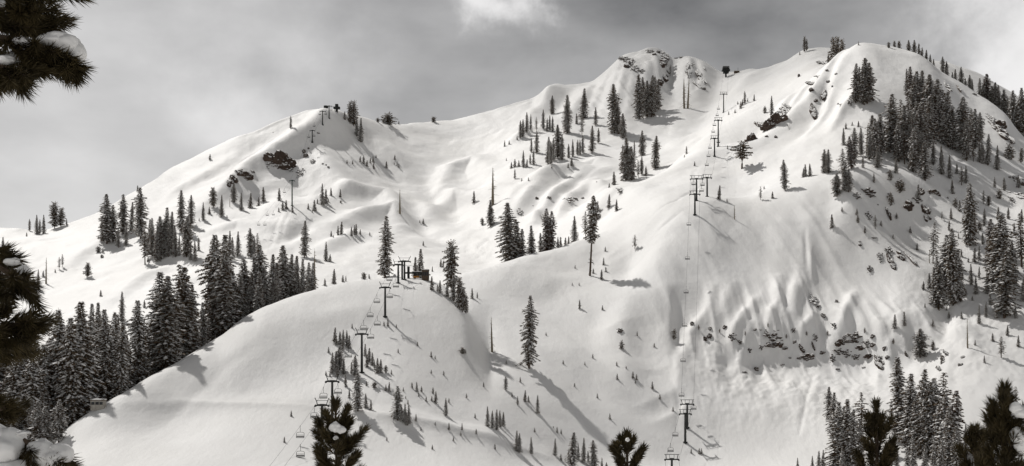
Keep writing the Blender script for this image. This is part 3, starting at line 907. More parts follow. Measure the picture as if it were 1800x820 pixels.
def plant_all(limit=290):
    counts = {}
    rest = {}
    for hp, k, p, h, wf, lab, group in sorted(PENDING, key=lambda r: -r[0]):
        K = KIND[k]
        counts[K['name']] = counts.get(K['name'], 0) + 1
        s_ = h / H0
        rz = trnd.uniform(0, 6.28)
        vs_ = K['parts'][trnd.randrange(len(K['parts']))]
        if counts[K['name']] > limit:
            rest.setdefault(K['name'], []).append((vs_, p, rz, s_, wf))
            continue
        root = empty(K['name'], p, rz)
        root.scale = (s_ * wf, s_ * wf, s_)
        root.rotation_euler = (trnd.gauss(0, 0.022), trnd.gauss(0, 0.022), rz)
        for nm, me_ in vs_:
            link(bpy.data.objects.new(nm, me_), root)
        tag(root, lab, K['cat'], group)
    for nm, rows in rest.items():
        vv, ff, mi, off = [], [], [], 0
        mats = []
        for vs_, p, rz, s_, wf in rows:
            for _, me_ in vs_:
                co = np.zeros(len(me_.vertices) * 3, np.float32); me_.vertices.foreach_get('co', co); co = co.reshape(-1, 3)
                lv = np.zeros(len(me_.loops), np.int32); me_.loops.foreach_get('vertex_index', lv)
                lt = np.zeros(len(me_.polygons), np.int32); me_.polygons.foreach_get('loop_total', lt)
                pm = np.zeros(len(me_.polygons), np.int32); me_.polygons.foreach_get('material_index', pm)
                c_, s2 = math.cos(rz), math.sin(rz)
                w_ = np.stack([(co[:, 0] * c_ - co[:, 1] * s2) * s_ * wf + p.x, (co[:, 0] * s2 + co[:, 1] * c_) * s_ * wf + p.y, co[:, 2] * s_ + p.z], 1)
                for m_ in me_.materials:
                    if m_ not in mats: mats.append(m_)
                mp_ = np.array([mats.index(m_) for m_ in me_.materials], np.int32)
                vv.append(w_); ff.append((lv + off, lt)); mi.append(mp_[pm]); off += len(co)
        V_ = np.concatenate(vv); LV = np.concatenate([f_[0] for f_ in ff]); LT = np.concatenate([f_[1] for f_ in ff]); MI = np.concatenate(mi)
        me_ = bpy.data.meshes.new('small_far_trees')
        me_.vertices.add(len(V_)); me_.vertices.foreach_set('co', V_.ravel().astype(np.float32))
        me_.loops.add(len(LV)); me_.loops.foreach_set('vertex_index', LV)
        me_.polygons.add(len(LT)); me_.polygons.foreach_set('loop_start', np.concatenate([[0], np.cumsum(LT)[:-1]]).astype(np.int32)); me_.polygons.foreach_set('loop_total', LT)
        me_.polygons.foreach_set('material_index', MI)
        for m_ in mats: me_.materials.append(m_)
        me_.update(calc_edges=True)
        o = link(bpy.data.objects.new('small_far_firs' if nm == 'fir_tree' else 'small_far_saplings', me_))
        tag(o, 'smallest distant snow-dusted firs scattered over the slopes' if nm == 'fir_tree' else 'tiny dark fir saplings dotting the snow slopes', kind='stuff')
        print('REST', nm, len(rows), len(LT))
    print('TREES', counts)
def behind(px, back=8):
    """distance just past the knoll's edge in that direction"""
    i = int(np.clip(round((px + 600) / 2.5), 0, len(PXU) - 1))
    return float(LY[8][i]) + back + (22 if 3 <= back < 20 else 14 if 0 <= back < 3 else 0)
G = grove
G('on the far left skyline', [(52,406,385,'N'),(65,412,378,'F'),(70,412,386,'N'),(77,411,378,'F'),(96,402,358,'P',0.8),(107,399,367,'P',0.8),(117,396,385,'F'),(47,416,409,'s')], 'trees on the far left skyline')
G('above the near pine bough at left edge', [(5,457,417,'F'),(14,456,426,'F'),(58,497,477,'S'),(67,510,474,'F'),(81,499,452,'S'),(76,486,476,'s'),(104,474,452,'T'),(110,470,447,'T'),(97,479,473,'s')], 'trees on the left slope')
G('alone on the left snow slope', [(154,488,463,'P',0.9),(177,521,510,'s'),(242,336,326,'s'),(369,281,271,'s'),(173,444,434,'B'),(181,445,436,'s'),(179,453,448,'B')], 'lone trees of the left slope')
G('in the tall row left of the grove', [(179,424,383,'N'),(188,429,342,'N',1.35),(198,426,361,'N',1.2),(208,436,400,'N'),(216,412,342,'N',1.3),(222,432,395,'F'),(231,408,356,'N'),(247,420,330,'N',1.2)], 'tall firs of the left row')
G('in the dense grove left of the lift tower', [(255,464,400,'T'),(262,446,386,'F'),(268,450,384,'F'),(276,460,397,'F'),(284,455,381,'D'),(292,448,365,'N'),(301,447,372,'F'),(309,452,397,'F'),(315,450,415,'F'),(319,407,335,'N',1.2),(328,452,380,'D'),(336,397,343,'N',1.1),(343,460,424,'F'),(335,458,428,'F'),(349,441,418,'s',0.6),(260,460,451,'s'),(288,452,390,'D'),(296,452,395,'N')], 'dense grove on the left slope')
G('below the large brown rock outcrop', [(357,387,356,'F'),(368,376,364,'s'),(375,365,331,'P',0.7),(389.5,381,343,'F'),(411,356,322,'D'),(404,364,348,'S'),(424,370,339,'F'),(440,366,340,'F'),(463,355,329,'F'),(455,362,347,'s'),(350,388,383,'s'),(399,382,378,'s'),(491,353,331,'F')], 'trees below the brown rocks')
G('behind the tall foreground firs', [(403,458,406,'F'),(409,455,417,'F'),(418,451,407,'F'),(441,452,402,'D'),(452,450,410,'T'),(447,451,415,'F')], 'firs behind the knoll trees')
G('around the left lift line', [(490,373,365,'s'),(497,369,354,'s'),(503,367,352,'s'),(514,373,361,'s'),(542,368,358,'s'),(553,371,352,'s'),(558,358,350,'s'),(549,374,369,'s'),(567,361,323,'F'),(573,358,333,'F'),(582,344,330,'F'),(598,347,333,'F'),(577,355,348,'s'),(599,357,353,'B')], 'small firs by the left lift')
G('on the slope above the knoll', [(535,453,388,'N',1.1),(573,459,425,'F'),(580,460,447,'s'),(582,416,406,'s'),(594,414,397,'F'),(600,412,390,'F'),(586,418,413,'s'),(618,415,399,'F'),(623,413,396,'F'),(626,413,394,'F'),(633,412,403,'s'),(650,414,408,'s'),(703,376,333,'S',1.2),(744,394,384,'s'),(738,392,387,'s'),(744,432,424,'s'),(833,357,336,'F')], 'trees scattered above the knoll')
G('on the left peak', [(511,226,204,'N'),(606,211,196,'F'),(615,217,181,'P',0.6),(622,222,180,'P',0.7),(627,240,207,'F'),(634,250,208,'F')], 'trees on the left peak')
G('on the saddle skyline', [(664,215,208,'B'),(682,219,201,'B',1.2),(701,219,213,'s'),(762,215,206,'B')], 'shrubs on the saddle')
G('dotting the slope under the saddle', [(610,288,281,'s'),(620,289,282,'s'),(633,285,275,'s'),(639,288,274,'s'),(645,293,282,'s'),(651,287,278,'s'),(656,286,275,'s'),(657,297,287,'s'),(661,278,272,'s'),(679,296,284,'s'),(694,281,272,'s'),(693,289,285,'s'),(698,292,286,'s'),(701,295,288,'s')], 'saplings under the saddle')
# tall firs along the left edge of the knoll, feet hidden behind its edge
G("along the knoll's upper left edge", [(277,650,479,'N',1.3,behind(277,3)),(293,645,485,'N',1.4,behind(293,2)),(317,640,466,'T',1,behind(317,6)),(327,631,470,'D',1,behind(327,5)),(338,0,500,'F',1,behind(338,12)),(356,0,532,'F',1,behind(356,10)),(345,0,560,'F',1,behind(345,3)),(371,0,480,'F',1,behind(371,18)),(384,0,414,'D',0.95,behind(384,8)),(394,588,440,'N',1.3,behind(394,1)),(390,0,412,'N',1,behind(390,16)),(408,0,477,'D',1,behind(408,4)),(423,0,484,'F',1.1,behind(423,3)),(434,0,455,'D',1,behind(434,10)),(449,0,450,'F',1,behind(449,12)),(459,0,431,'D',0.9,behind(459,10)),(468,0,470,'F',1.1,behind(468,4)),(477,0,447,'F',1.1,behind(477,9)),(488,0,462,'F',1.1,behind(488,4)),(499.5,0,432,'D',0.95,behind(499,10)),(510,0,447,'F',1.1,behind(510,8)),(517,0,450,'F',1.1,behind(517,12)),(531,0,455,'F',1,behind(531,10)),(541,0,462,'N',1,behind(541,14)),(548,0,462,'F',1.1,behind(548,8)),(402,0,500,'F',1.2,behind(402,3)),(416,0,505,'F',1.1,behind(416,10)),(443,0,480,'F',1.2,behind(443,3)),(455,0,478,'F',1.2,behind(455,2)),(484,0,480,'F',1.2,behind(484,2)),(524,0,478,'F',1.2,behind(524,4)),(378,0,500,'D',1,behind(378,3)),(310,0,540,'F',1.1,behind(310,6)),(285,0,560,'F',1.1,behind(285,8)),(300,0,570,'F',1.1,behind(300,4))], "firs along the knoll's left edge")
G('in the forest left of the wooden kiosk', [(242,665,529,'D',0.85,behind(242,4)),(211,694,567,'D',0.85,behind(211,0)),(212,0,553,'F',0.9,behind(212,26)),(189,0,545,'D',0.8,behind(189,20)),(197,0,549,'N',0.8,behind(197,24)),(214,561,513,'F',1,560),(173,0,532,'F',1,470),(160,0,534,'F',1,465),(142,0,532,'D',0.9,behind(142,24)),(113,0,546,'D',0.8,behind(113,30)),(105,0,541,'S',0.7,behind(105,34)),(165,0,580,'F',1.1,behind(165,12)),(180,0,600,'F',1.1,behind(180,8)),(228,0,590,'F',1.1,behind(228,5)),(260,0,575,'F',1.1,behind(260,10)),(270,0,600,'F',1.1,behind(270,4)),(151,0,575,'D',0.9,behind(151,14)),(128,0,560,'D',0.9,behind(128,22)),(122,0,600,'D',0.9,behind(122,10)),(137,0,615,'R',1.2,behind(137,6)),(252,0,600,'F',1.1,behind(252,3)),(200,0,610,'D',1,behind(200,4)),(254,541,528,'s'),(150,0,560,'R',1.1,behind(150,18)),(95,0,600,'D',0.9,behind(95,14)),(100,0,640,'D',0.9,behind(100,6))], 'forest at the left')
frnd = random.Random(5)
fe = []
for i, px in enumerate(range(-60, 100, 7)):
    top = 592 + frnd.uniform(-8, 22)
    fe.append((px + frnd.uniform(-2, 2), 0, top, frnd.choice('DFDN'), 1.0, behind(px, frnd.uniform(30, 60))))
for i, px in enumerate(range(-60, 130, 9)):
    fe.append((px + frnd.uniform(-3, 3), 0, 632 + frnd.uniform(-15, 20), frnd.choice('DFFN'), 1.1, behind(px, frnd.uniform(8, 24))))
for i, px in enumerate(range(-50, 90, 13)):
    fe.append((px + frnd.uniform(-3, 3), 0, 690 + frnd.uniform(-12, 15), 'F', 1.1, behind(px, frnd.uniform(0, 5))))
fe += [(66,0,706,'N',1.4,behind(66,-1)),(80,0,715,'N',1.5,behind(80,-2)),(103,778,703,'N',1.5,None)]
G('in the dark forest at lower left', fe, 'dark forest at the lower left')
G('behind the station on the knoll', [(729,0,452,'F',1,540),(738,0,438,'F',1,545),(775,470,455,'F'),(779,470,458,'F'),(760,478,468,'s',0.7),(640,491,480,'B',0.8),(649,490,482,'s'),(587,499,473,'F'),(571,502,490,'s'),(602.6,496,484,'s'),(608,495,485,'s',0.7),(677,489,380,'N',1.1),(552.5,0,437,'S',0.8,530)], 'trees behind the lift station')
G('on the right shoulder of the knoll', [(794,484,428,'P',0.62,behind(794,-4)),(759,510,486,'F',1.1),(769,512,500,'F',1.2),(773,515,493,'F',1),(786,522,497,'F',1),(797,530,484,'N',1.2),(808,543,490,'P',0.6),(813,549,508,'P',0.7),(819,552,522,'P',0.7),(830,525,507,'F'),(839,524,514,'F')], "trees on the knoll's right shoulder")
G('below the second lift tower', [(682,574,560,'F'),(675,573,565,'s'),(697,576,570,'s'),(619,577,569,'s'),(588,601,576,'F',1.2),(591,607,589,'F'),(597.6,606,583,'F'),(603,607,580,'F',1.2),(610,609,581,'F',1.2),(614,613,590,'F'),(602,616,600,'F'),(577.5,620,610,'s')], 'firs on the crest of the knoll face')
G('around the middle lift tower', [(584,656,620,'F',1.2),(590,652,618,'F',1.2),(597,651,608,'N',1.7),(604,658,630,'F',1.2),(593,662,640,'F',1.2),(624.5,662,625,'N',1.5),(618.5,656,637,'F',1.2),(607.6,680,659,'F',1.3),(629,723,655,'N',1.35),(573,660,652,'s'),(580,662,654,'s'),(614,700,685,'F'),(642,626,605,'F',1.2),(649,636,612,'F',1.4),(655,642,620,'F',1.2),(645,645,622,'F',1.4),(663.5,656,630,'F',1.2),(669,656,632,'F',1.1),(659,650,636,'F',1.3),(678,656,643,'P',1),(688,658,650,'s')], 'firs by the middle lift tower')
G('scattered over the knoll face', [(734,608,601,'s'),(758,628,618,'s'),(765,631,625,'s'),(758,657,650,'s'),(813,622,612,'B'),(818,621,614,'s'),(644,678,670,'s'),(658,682,672,'B'),(678,687,676,'s'),(684,689,672,'F'),(709,688,681,'s'),(724,682,672,'s'),(733,689,672,'F',1.3),(741,689,679,'s'),(713,701,696,'s'),(717,711,703,'s'),(749,706,697,'s'),(761,692,681,'s'),(765.5,709,688,'F',1.2),(759,705,696,'s'),(789,708,700,'s'),(736,697,690,'s')], 'saplings on the knoll face')
G('on the lower slope left of centre', [(643,717,692,'F'),(652,721,703,'F'),(699,739,679,'N',1.5),(706,742,712,'F',1.2),(712,744,710,'F',1.2),(719,745,712,'F',1.2),(715,748,728,'F',1.2),(693,736,727,'s'),(731,741,728,'F'),(784,731,700,'F',1.2),(789,756,743,'F'),(765,748,742,'s'),(812,756,744,'F'),(810,766,758,'s'),(837,763,754,'s'),(797,776,768,'s'),(835,735,727,'s'),(740,757,751,'s')], 'firs of the lower slope')
G('in the row right of centre', [(857,750,715,'F',1.1),(865.5,753,722,'F',1.2),(873,756,720,'F',1.2),(879,751,722,'F',1.1),(884.5,749,725,'F',1),(889,686,662,'N',1.4),(914.5,672,663,'s'),(900,698,690,'s'),(910,712,697,'F'),(923,707,686,'F',1.2),(929,707,696,'s'),(945,727,695,'F'),(973,753,749,'s'),(979,761,751,'s'),(986.5,763,755,'s'),(1072,737,727,'s'),(908.5,794,757,'F',1.2),(913,796,762,'F',1.2),(934,798,769,'F',1.1)], 'firs right of centre')
G('along the bottom edge right of centre', [(975.5,801,771,'F'),(986,809,798,'s'),(1000,806,788,'F'),(1005,818,760,'N',1.6),(1016,808,780,'F'),(1026,813,770,'F'),(1034,813,793,'F'),(1043.5,823,774,'N',1.5),(1058,832,805,'F'),(1066,828,813,'s')], 'firs along the bottom edge')
G('standing alone on the open centre slope', [(930,648,520,'N',0.98),(865,619,556,'S'),(1037,485,344,'H',0.8)], 'lone trees of the centre slope')
G('on the slope between the two lifts', [(1061,466,453,'F'),(1057,492,474,'F'),(1043,481,472,'s'),(1065,478,469,'s'),(1011,472,466,'s'),(1006,502,497,'s'),(1018,502,497,'s'),(1019,543,527,'F',1.2),(1059,545,537,'s'),(1116,438,413,'T',1.3),(1064,442,434,'s'),(1093,614,600,'B',0.5),(1042,630,622,'s'),(1028,642,636,'s'),(1185,597,580,'B',0.5),(1085,667,657,'s'),(1100.5,648,643,'s'),(1112.6,665,653,'s'),(1119,668,658,'s'),(1117,674,668,'s'),(1146.6,684,671,'s'),(1160,702,693,'s'),(1084,643,636,'s'),(1183,723,715,'s'),(1215,797,789,'s'),(1229,798,788,'s'),(1233,798,788,'s')], 'saplings of the middle slope')
G('in the hollow behind the centre ridge', [(866,361,293,'S',1.2),(862.5,398,352,'F',1.6),(848,396,384,'B',0.6),(896,0,357,'N',1.4,590),(904,0,390,'F',1.3,594),(916,0,403,'F',1.3,592),(935,0,397,'F',1.3,594),(951,0,410,'F',1.1,598),(962,0,367,'R',1.05,596),(968,0,372,'R',1.1,600),(981,0,417,'F',1.2,600),(986,0,417,'F',1.1,602),(993.6,0,418,'F',1.1,604),(999.5,0,416,'F',1.1,606),(1010,0,380,'F',1.1,606),(1029.5,0,372,'T',1,610),(1070.5,366,342,'F'),(1084,371,351,'F',1.2),(1051,372,354,'F')], 'trees behind the centre ridge')
G('high in the central bowl', [(887,258,247,'s',0.7),(895,254,247,'s'),(909,246,239,'s'),(915,243,212,'N'),(919,241,210,'N'),(926,233,198,'N'),(933,229,201,'N',0.7),(943,232,206,'T',0.8),(943.6,270,231,'N'),(934,268,243,'N'),(955,227,193,'N'),(961.6,231,208,'N'),(966.5,230,203,'N'),(971.5,232,205,'N'),(971,201,168,'D',0.9),(981,279,219,'N',1.2),(988,282,237,'N'),(997,235,168,'D',0.8),(1026,208,156,'F',1.3),(1013.7,218,200,'F'),(1023,238,203,'T'),(1047,221,189,'N'),(1040.5,269,221,'N',1.1),(1052,252,225,'N')], 'firs high in the bowl')
G('on the low knolls of the bowl', [(963.6,289,241,'N',1.1),(968.6,289,249,'N'),(973,283,243,'N'),(999.5,278,254,'N',1.2),(1007,276,245,'F',0.9),(1015,272,246,'N'),(1019.5,272,246,'N'),(1024.5,270,238,'N'),(998.7,295,287,'s'),(1005,292,277,'s'),(970,296,290,'s'),(890,283,278,'s'),(899,296,285,'s'),(905,294,280,'s'),(905,315,297,'N'),(912,293,282,'s'),(920,294,265,'F'),(926,294,280,'F'),(932,289,271,'N'),(938,290,265,'N'),(917,319,313,'s'),(929,318,312,'s')], 'firs on the low knolls of the bowl')
G('between the bowl and the right lift', [(1080.5,234,148,'D',0.9),(1087,236,180,'D',0.9),(1095,243,200,'D',0.95),(1100.5,317,243,'D',0.95),(1110.6,317,258,'D'),(1095,300,255,'F'),(1115,276,247,'N',0.7),(1129,274,230,'D',0.95),(1128,308,275,'N'),(1122,313,282,'T'),(1135.6,309,293,'s'),(1152,297,239,'D',0.9),(1079.7,325,302,'F'),(1071,330,322,'s')], 'big firs left of the right lift')
G('under the summit rocks', [(1124,209,131,'D',0.8),(1131,192,136,'D',0.8),(1137,207,142,'N',1.2),(1145,206,133,'D',0.85),(1152,196,135,'D',0.8),(1157,193,142,'N',1.1),(1122,207,188,'F'),(1203,191,136,'S'),(1209,191,135,'S'),(1178,134,114,'T',0.8)], 'trees under the summit')
G('beside the upper right lift towers', [(1309,183,160,'N'),(1305,186,175,'s'),(1302,191,179,'s'),(1297,184,178,'s'),(1314,179,173,'s'),(1325.6,178,166,'F'),(1292,199,192,'s'),(1281,202,196,'s'),(1207,271,257,'s',0.7),(1203,277,272,'s'),(1221,292,284,'s'),(1279,262,256,'s')], 'saplings by the upper right lift')
G('on the bright slope right of the lift', [(1304,297,250,'W'),(1264,351,326,'F'),(1278,355,349,'s'),(1291,386,360,'S'),(1337,352,328,'T'),(1358,349,337,'s'),(1343,333,327,'s'),(1380,335,281,'N',1.1),(1356.6,203,169,'F'),(1344.5,199,188,'B',0.5),(1415.6,311,289,'F'),(1424,310,288,'F'),(1412,312,296,'F'),(1449,304,263,'D'),(1456,305,263,'N',1.3),(1463,401,377,'F',1.3),(1506,378,367,'s')], 'trees on the bright right slope')
G('on the right skyline', [(1414,95,66,'P',0.45,975),(1418,95,70,'P',0.4,975),(1406,97,91,'s'),(1465,0,70,'P',0.5,800),(1472,0,69,'P',0.5,795),(1480,0,72,'P',0.5,785),(1456,110,94,'N',1,870),(1509,80,73,'s',0.8),(1562,84,75,'B',0.7),(1572,0,73,'P',0.7,763),(1580,0,73,'P',0.7,763),(1597,0,71,'D',1,762),(1607,0,71,'D',1,760),(1615.5,0,77,'F',1,758),(1620,0,84,'F',1,758),(1628,0,88,'F',1,757),(1635,0,96,'F',1,754),(1641,0,104,'F',1,752)], 'trees on the right skyline')
G('on the far side of the right ridge', [(1657,0,100,'D',0.9,752),(1664,0,108,'D',0.9,752),(1674,0,127,'F',1.1,750),(1679,0,122,'F',1,750),(1689.5,0,118,'D',0.9,750),(1697,0,138,'F',1.1,748),(1704,0,132,'D',0.9,748),(1709,0,140,'F',1,748),(1721.6,0,138,'N',1,748),(1728,0,150,'D',1,746),(1734,0,130,'R',1.3,746),(1743,0,152,'D',1,744),(1750,0,145,'D',0.9,742),(1756.5,0,150,'F',1,740),(1764.6,0,158,'D',1,738),(1772,0,172,'F',1,736),(1780,0,160,'D',0.9,722),(1790,0,185,'F',1,722),(1799,0,155,'D',0.8,718),(1808,0,170,'D',0.9,715)], 'firs beyond the right ridge')
G('in the clumps under the right peak', [(1504,181,111,'N',1.2),(1510,170,118,'N',0.9),(1519,185,120,'N',1.1),(1524,182,102,'N',1.5),(1528,176,110,'N',1.2),(1534,170,157,'s',0.6)], 'firs under the right peak')
G('in the big stand on the right slope', [(1594.6,168,121,'F',0.9),(1601,200,118,'R',0.9),(1606,215,135,'N',1.2),(1614,205,126,'N',1.3),(1621,210,125,'N',1.2),(1628,225,140,'N',1.3),(1635.5,235,132,'N',1.4),(1642,245,150,'N',1.3),(1647,240,140,'N',1.4),(1654,252,160,'D',0.8),(1660,255,175,'D',0.8),(1667,259,162,'D',0.8),(1674,263,190,'D',0.8),(1565,268,166,'N',1.3),(1572,270,195,'N',1.2),(1583,262,176,'T',1),(1587.5,270,186,'N',1.4),(1595,275,195,'N',1.3),(1603,270,200,'N',1.3),(1611,262,180,'N',1.3),(1618,270,185,'N',1.3),(1625,265,180,'N',1.3),(1633,258,180,'N',1.3),(1580,285,215,'N',1.2),(1590,289,230,'T',1.2),(1598,285,220,'N',1.3),(1605,303,225,'D',0.8),(1614,290,225,'N',1.3),(1626,318,250,'N',1.3),(1620,300,235,'N',1.2)], 'big stand of the right slope')
G('in the line left of the big stand', [(1482.7,255,225,'F'),(1487,227,216,'s'),(1498,221,214,'s'),(1509,223,213,'s'),(1496,297,240,'R',1.2),(1501,283,225,'N',1.3),(1513.6,275,225,'N',1),(1516.6,295,272,'s',0.5),(1482,312,262,'T',1.3),(1528,282,232,'N',1.1),(1533,272,203,'N',1.4),(1541,280,208,'N',1.2),(1549.5,272,200,'N',1.4),(1543,295,255,'F',1.4),(1575,305,278,'F',1.3),(1523.6,272,215,'S',0.7)], 'line of firs on the right shoulder')
G('on the rim above the cliffs', [(1471.7,345,305,'D',1.5),(1484,335,285,'D',0.9),(1492,338,298,'D',1.2),(1536,321,304,'s',0.6),(1565,317,300,'B',0.6),(1583,338,317,'B',0.7),(1613.7,349,324,'F',1.4),(1566,361,341,'B',0.5),(1597,298,288,'s'),(1640.5,291,250,'N',1.2),(1655,307,256,'F',1),(1669,314,272,'F',1),(1674,341,317,'F'),(1682,306,288,'F'),(1690.5,326,293,'T',1.3),(1698,323,292,'N',1.1),(1538.6,403,378,'T',1),(1655.5,387,372,'T',1)], 'trees on the rim above the cliffs')
G('on the right flank under the ridge', [(1693,272,170,'N',1.3),(1699,283,215,'N',1.1),(1707.6,250,193,'D',0.8),(1714,262,192,'N',1.2),(1722,247,198,'D',1),(1711,284,245,'T',1.1),(1722,286,250,'N',1),(1728,289,255,'N'),(1736,291,236,'N'),(1753,299,256,'F',1),(1726,275,248,'F'),(1775,280,256,'B',0.6),(1795,287,262,'P',0.7)], 'firs of the right flank')
G('near the right edge of the cliffs', [(1705,432,322,'D',0.75),(1712,414,360,'N',1.2),(1699,430,380,'N',1.1),(1729,359,335,'T',1.3),(1738,363,345,'P',1),(1730,397,367,'F',1.1),(1754.5,387,364,'F',1.2),(1795,390,368,'F'),(1640,463,392,'T',0.9),(1646,500,440,'T',1)], 'trees at the right of the cliffs')
G('on the lower right slope', [(1650,545,465,'N',1.5),(1644,535,470,'F',1.1),(1633.6,506,480,'F'),(1623,509,495,'s'),(1634,463,439,'S'),(1661,512,413,'N',1.4),(1668.7,500,420,'N',1.3),(1676,536,402,'D',0.75),(1684,532,440,'D',0.8),(1684.6,419,408,'s',0.6),(1713,461,435,'F'),(1721,456,433,'F'),(1735.5,464,427,'F'),(1707,501,464,'F'),(1721,488,469,'F',0.8),(1715.5,518,485,'F'),(1736,517,474,'F'),(1745,506,485,'F',0.8),(1702,461,453,'s'),(1744,470,385,'R',1.2),(1757,520,376,'N',1.3),(1752,510,395,'N',1.2),(1766,559,440,'N',1.6),(1781.6,502,424,'D',0.9),(1796,470,375,'T',1.2),(1799,530,490,'F'),(1810,520,440,'D')], 'firs of the lower right slope')
G('below the cliff band at right', [(1572.7,578,553,'F'),(1590,573,548,'F',0.9),(1618,628,578,'D',1.7),(1626,541,533,'s'),(1664.5,546,538,'s'),(1709,529,520,'s'),(1721,569,537,'F',0.9),(1733,557,530,'F'),(1740.5,536,515,'F'),(1701,612,560,'S',0.8),(1714,607,598,'s'),(1760,629,592,'T',1.4),(1730.5,638,625,'s',0.7)], 'trees around the cliff band')
G('in the tall forest at lower right', [(1457,737,680,'N',1.3),(1463,770,690,'N',1.1),(1468,832,707,'N',1.2),(1490,832,702,'N',1.2),(1484,830,715,'N',1.1),(1498,832,720,'N',1),(1514.6,800,690,'T',1),(1512,832,740,'N',1),(1567,736,704,'F',1.1),(1483,838,785,'F'),(1402,835,805,'F'),(1428,838,802,'F'),(1439,838,793,'F'),(1446,838,791,'F'),(1582,772,628,'N',1.25),(1590,780,690,'N',1.1),(1600,792,657,'N',1.3),(1609,800,700,'D',0.8),(1620.7,802,650,'D',0.75),(1630,805,672,'D',0.75),(1640,800,665,'N',1.2),(1655,800,655,'T',1.2),(1650,812,700,'D',0.8),(1660,815,692,'N',1.2),(1675,818,687,'R',1.1),(1668,832,717,'N',1.1),(1683,836,750,'N',1.2),(1595,842,785,'F',1.1),(1639,842,775,'F',1),(1574,838,785,'F'),(1697.5,805,745,'N',0.7),(1735,800,737,'T',1),(1785,740,680,'T',1),(1545,838,790,'F'),(1605,838,770,'F'),(1625,838,780,'F'),(1655,840,770,'F')], 'tall forest at the lower right')

G('among the scrub of the far right slope', [(1672,385,366,'f'),(1679,365,350,'B',0.5),(1687,372,352,'f'),(1668,405,388,'f'),(1694,395,380,'B',0.5),(1676,440,424,'f'),(1690,452,438,'f'),(1728,430,410,'f'),(1722,405,390,'B',0.6),(1765,335,312,'f'),(1757,350,334,'B',0.6),(1772,385,365,'f'),(1783,412,392,'f'),(1768,420,398,'f'),(1790,330,308,'f'),(1748,330,312,'f'),(1692,490,474,'f'),(1698,520,508,'s'),(1668,560,548,'s'),(1752,560,540,'f'),(1785,560,538,'f'),(1771,590,572,'f'),(1690,560,548,'s'),(1640,575,562,'s'),(1745,600,586,'s'),(1790,610,590,'f')], 'scrub of the far right slope')
G('on the face between cliffs and shoulder', [(1508,392,380,'B',0.4),(1520,410,398,'s'),(1549,398,388,'s'),(1480,372,364,'s'),(1576,385,374,'s'),(1600,410,398,'s'),(1570,420,412,'s'),(1612,440,428,'s'),(1455,590,582,'B',0.4),(1418,590,583,'B',0.4),(1382,595,588,'B',0.4),(1350,575,568,'B',0.4),(1310,590,583,'B',0.4),(1265,585,578,'B',0.4),(1228,580,572,'B',0.4),(1520,585,577,'B',0.4),(1570,605,596,'B',0.4),(1640,615,600,'B',0.4),(1655,640,628,'B',0.4)], 'scrub on the face')
G('low on the open slope above the forest', [(1120,590,583,'s'),(1150,610,603,'s'),(960,590,584,'s'),(990,640,633,'s'),(1050,700,692,'s'),(1010,680,673,'s'),(940,760,752,'s'),(890,640,633,'s'),(850,680,672,'s'),(820,700,692,'s'),(780,660,652,'s'),(700,620,613,'s'),(870,790,780,'s'),(760,790,782,'s'),(680,775,768,'s'),(500,778,768,'s'),(512,732,722,'s')], 'saplings of the open slope')
plant_all()
# ------------------------------------------------------------------ rock outcrops
def rock_mesh(seed, n_blobs, mat, flat=False):
    """rough broken rock inside a unit box (about -1..1)"""
    import bmesh
    rnd = random.Random(seed)
    bm = bmesh.new()
    for b_ in range(n_blobs):
        c = Vector((rnd.uniform(-0.6, 0.6), rnd.uniform(-0.3, 0.3), rnd.uniform(-0.6, 0.6))) if n_blobs > 1 else Vector((0, 0, 0))
        s = (rnd.uniform(0.35, 0.6) if n_blobs > 1 else 0.9)
        if n_blobs > 20:
            c = Vector((rnd.uniform(-0.8, 0.8), rnd.uniform(-0.2, 0.25), 0)); c.z = rnd.uniform(-0.75, 0.75) * (1 - abs(c.x)) ; s = rnd.uniform(0.22, 0.42)
        r = bmesh.ops.create_icosphere(bm, subdivisions=4 if n_blobs < 3 else 3, radius=1.0)
        dirs = [Vector((rnd.gauss(0, 1), rnd.gauss(0, 1), rnd.gauss(0, 1))).normalized() for _ in range(13)]
        cut = [rnd.uniform(0.62, 0.95) for _ in dirs]
        for v_ in r['verts']:
            p = v_.co.normalized()
            k = min([1.05] + [ct / max(0.05, p.dot(d)) for d, ct in zip(dirs, cut) if p.dot(d) > 0.3])
            q = p * k
            f = 1 + 0.16 * float(nz(q.x * 3.1 + seed, q.z * 3.7 + q.y * 2.1, seed % 13, 1.0)) + 0.09 * float(nz(q.x * 8 + q.y * 6, q.z * 9, seed % 7 + 2, 1.0))
            q = q * f
            v_.co = Vector((q.x * s * 1.05, q.y * s * 0.9, q.z * s)) + c
    me_ = bpy.data.meshes.new('rock_outcrop')
    bm.to_mesh(me_); bm.free()
    me_.materials.append(mat)
    return me_
RK1 = [rock_mesh(300 + i, 1, M['rock']) for i in range(4)]
RKN = [rock_mesh(310 + i, 7, M['rock']) for i in range(4)]
RS1 = [rock_mesh(320 + i, 1, M['rock_snowy']) for i in range(4)]
BIGR = rock_mesh(348, 40, M['rock'])
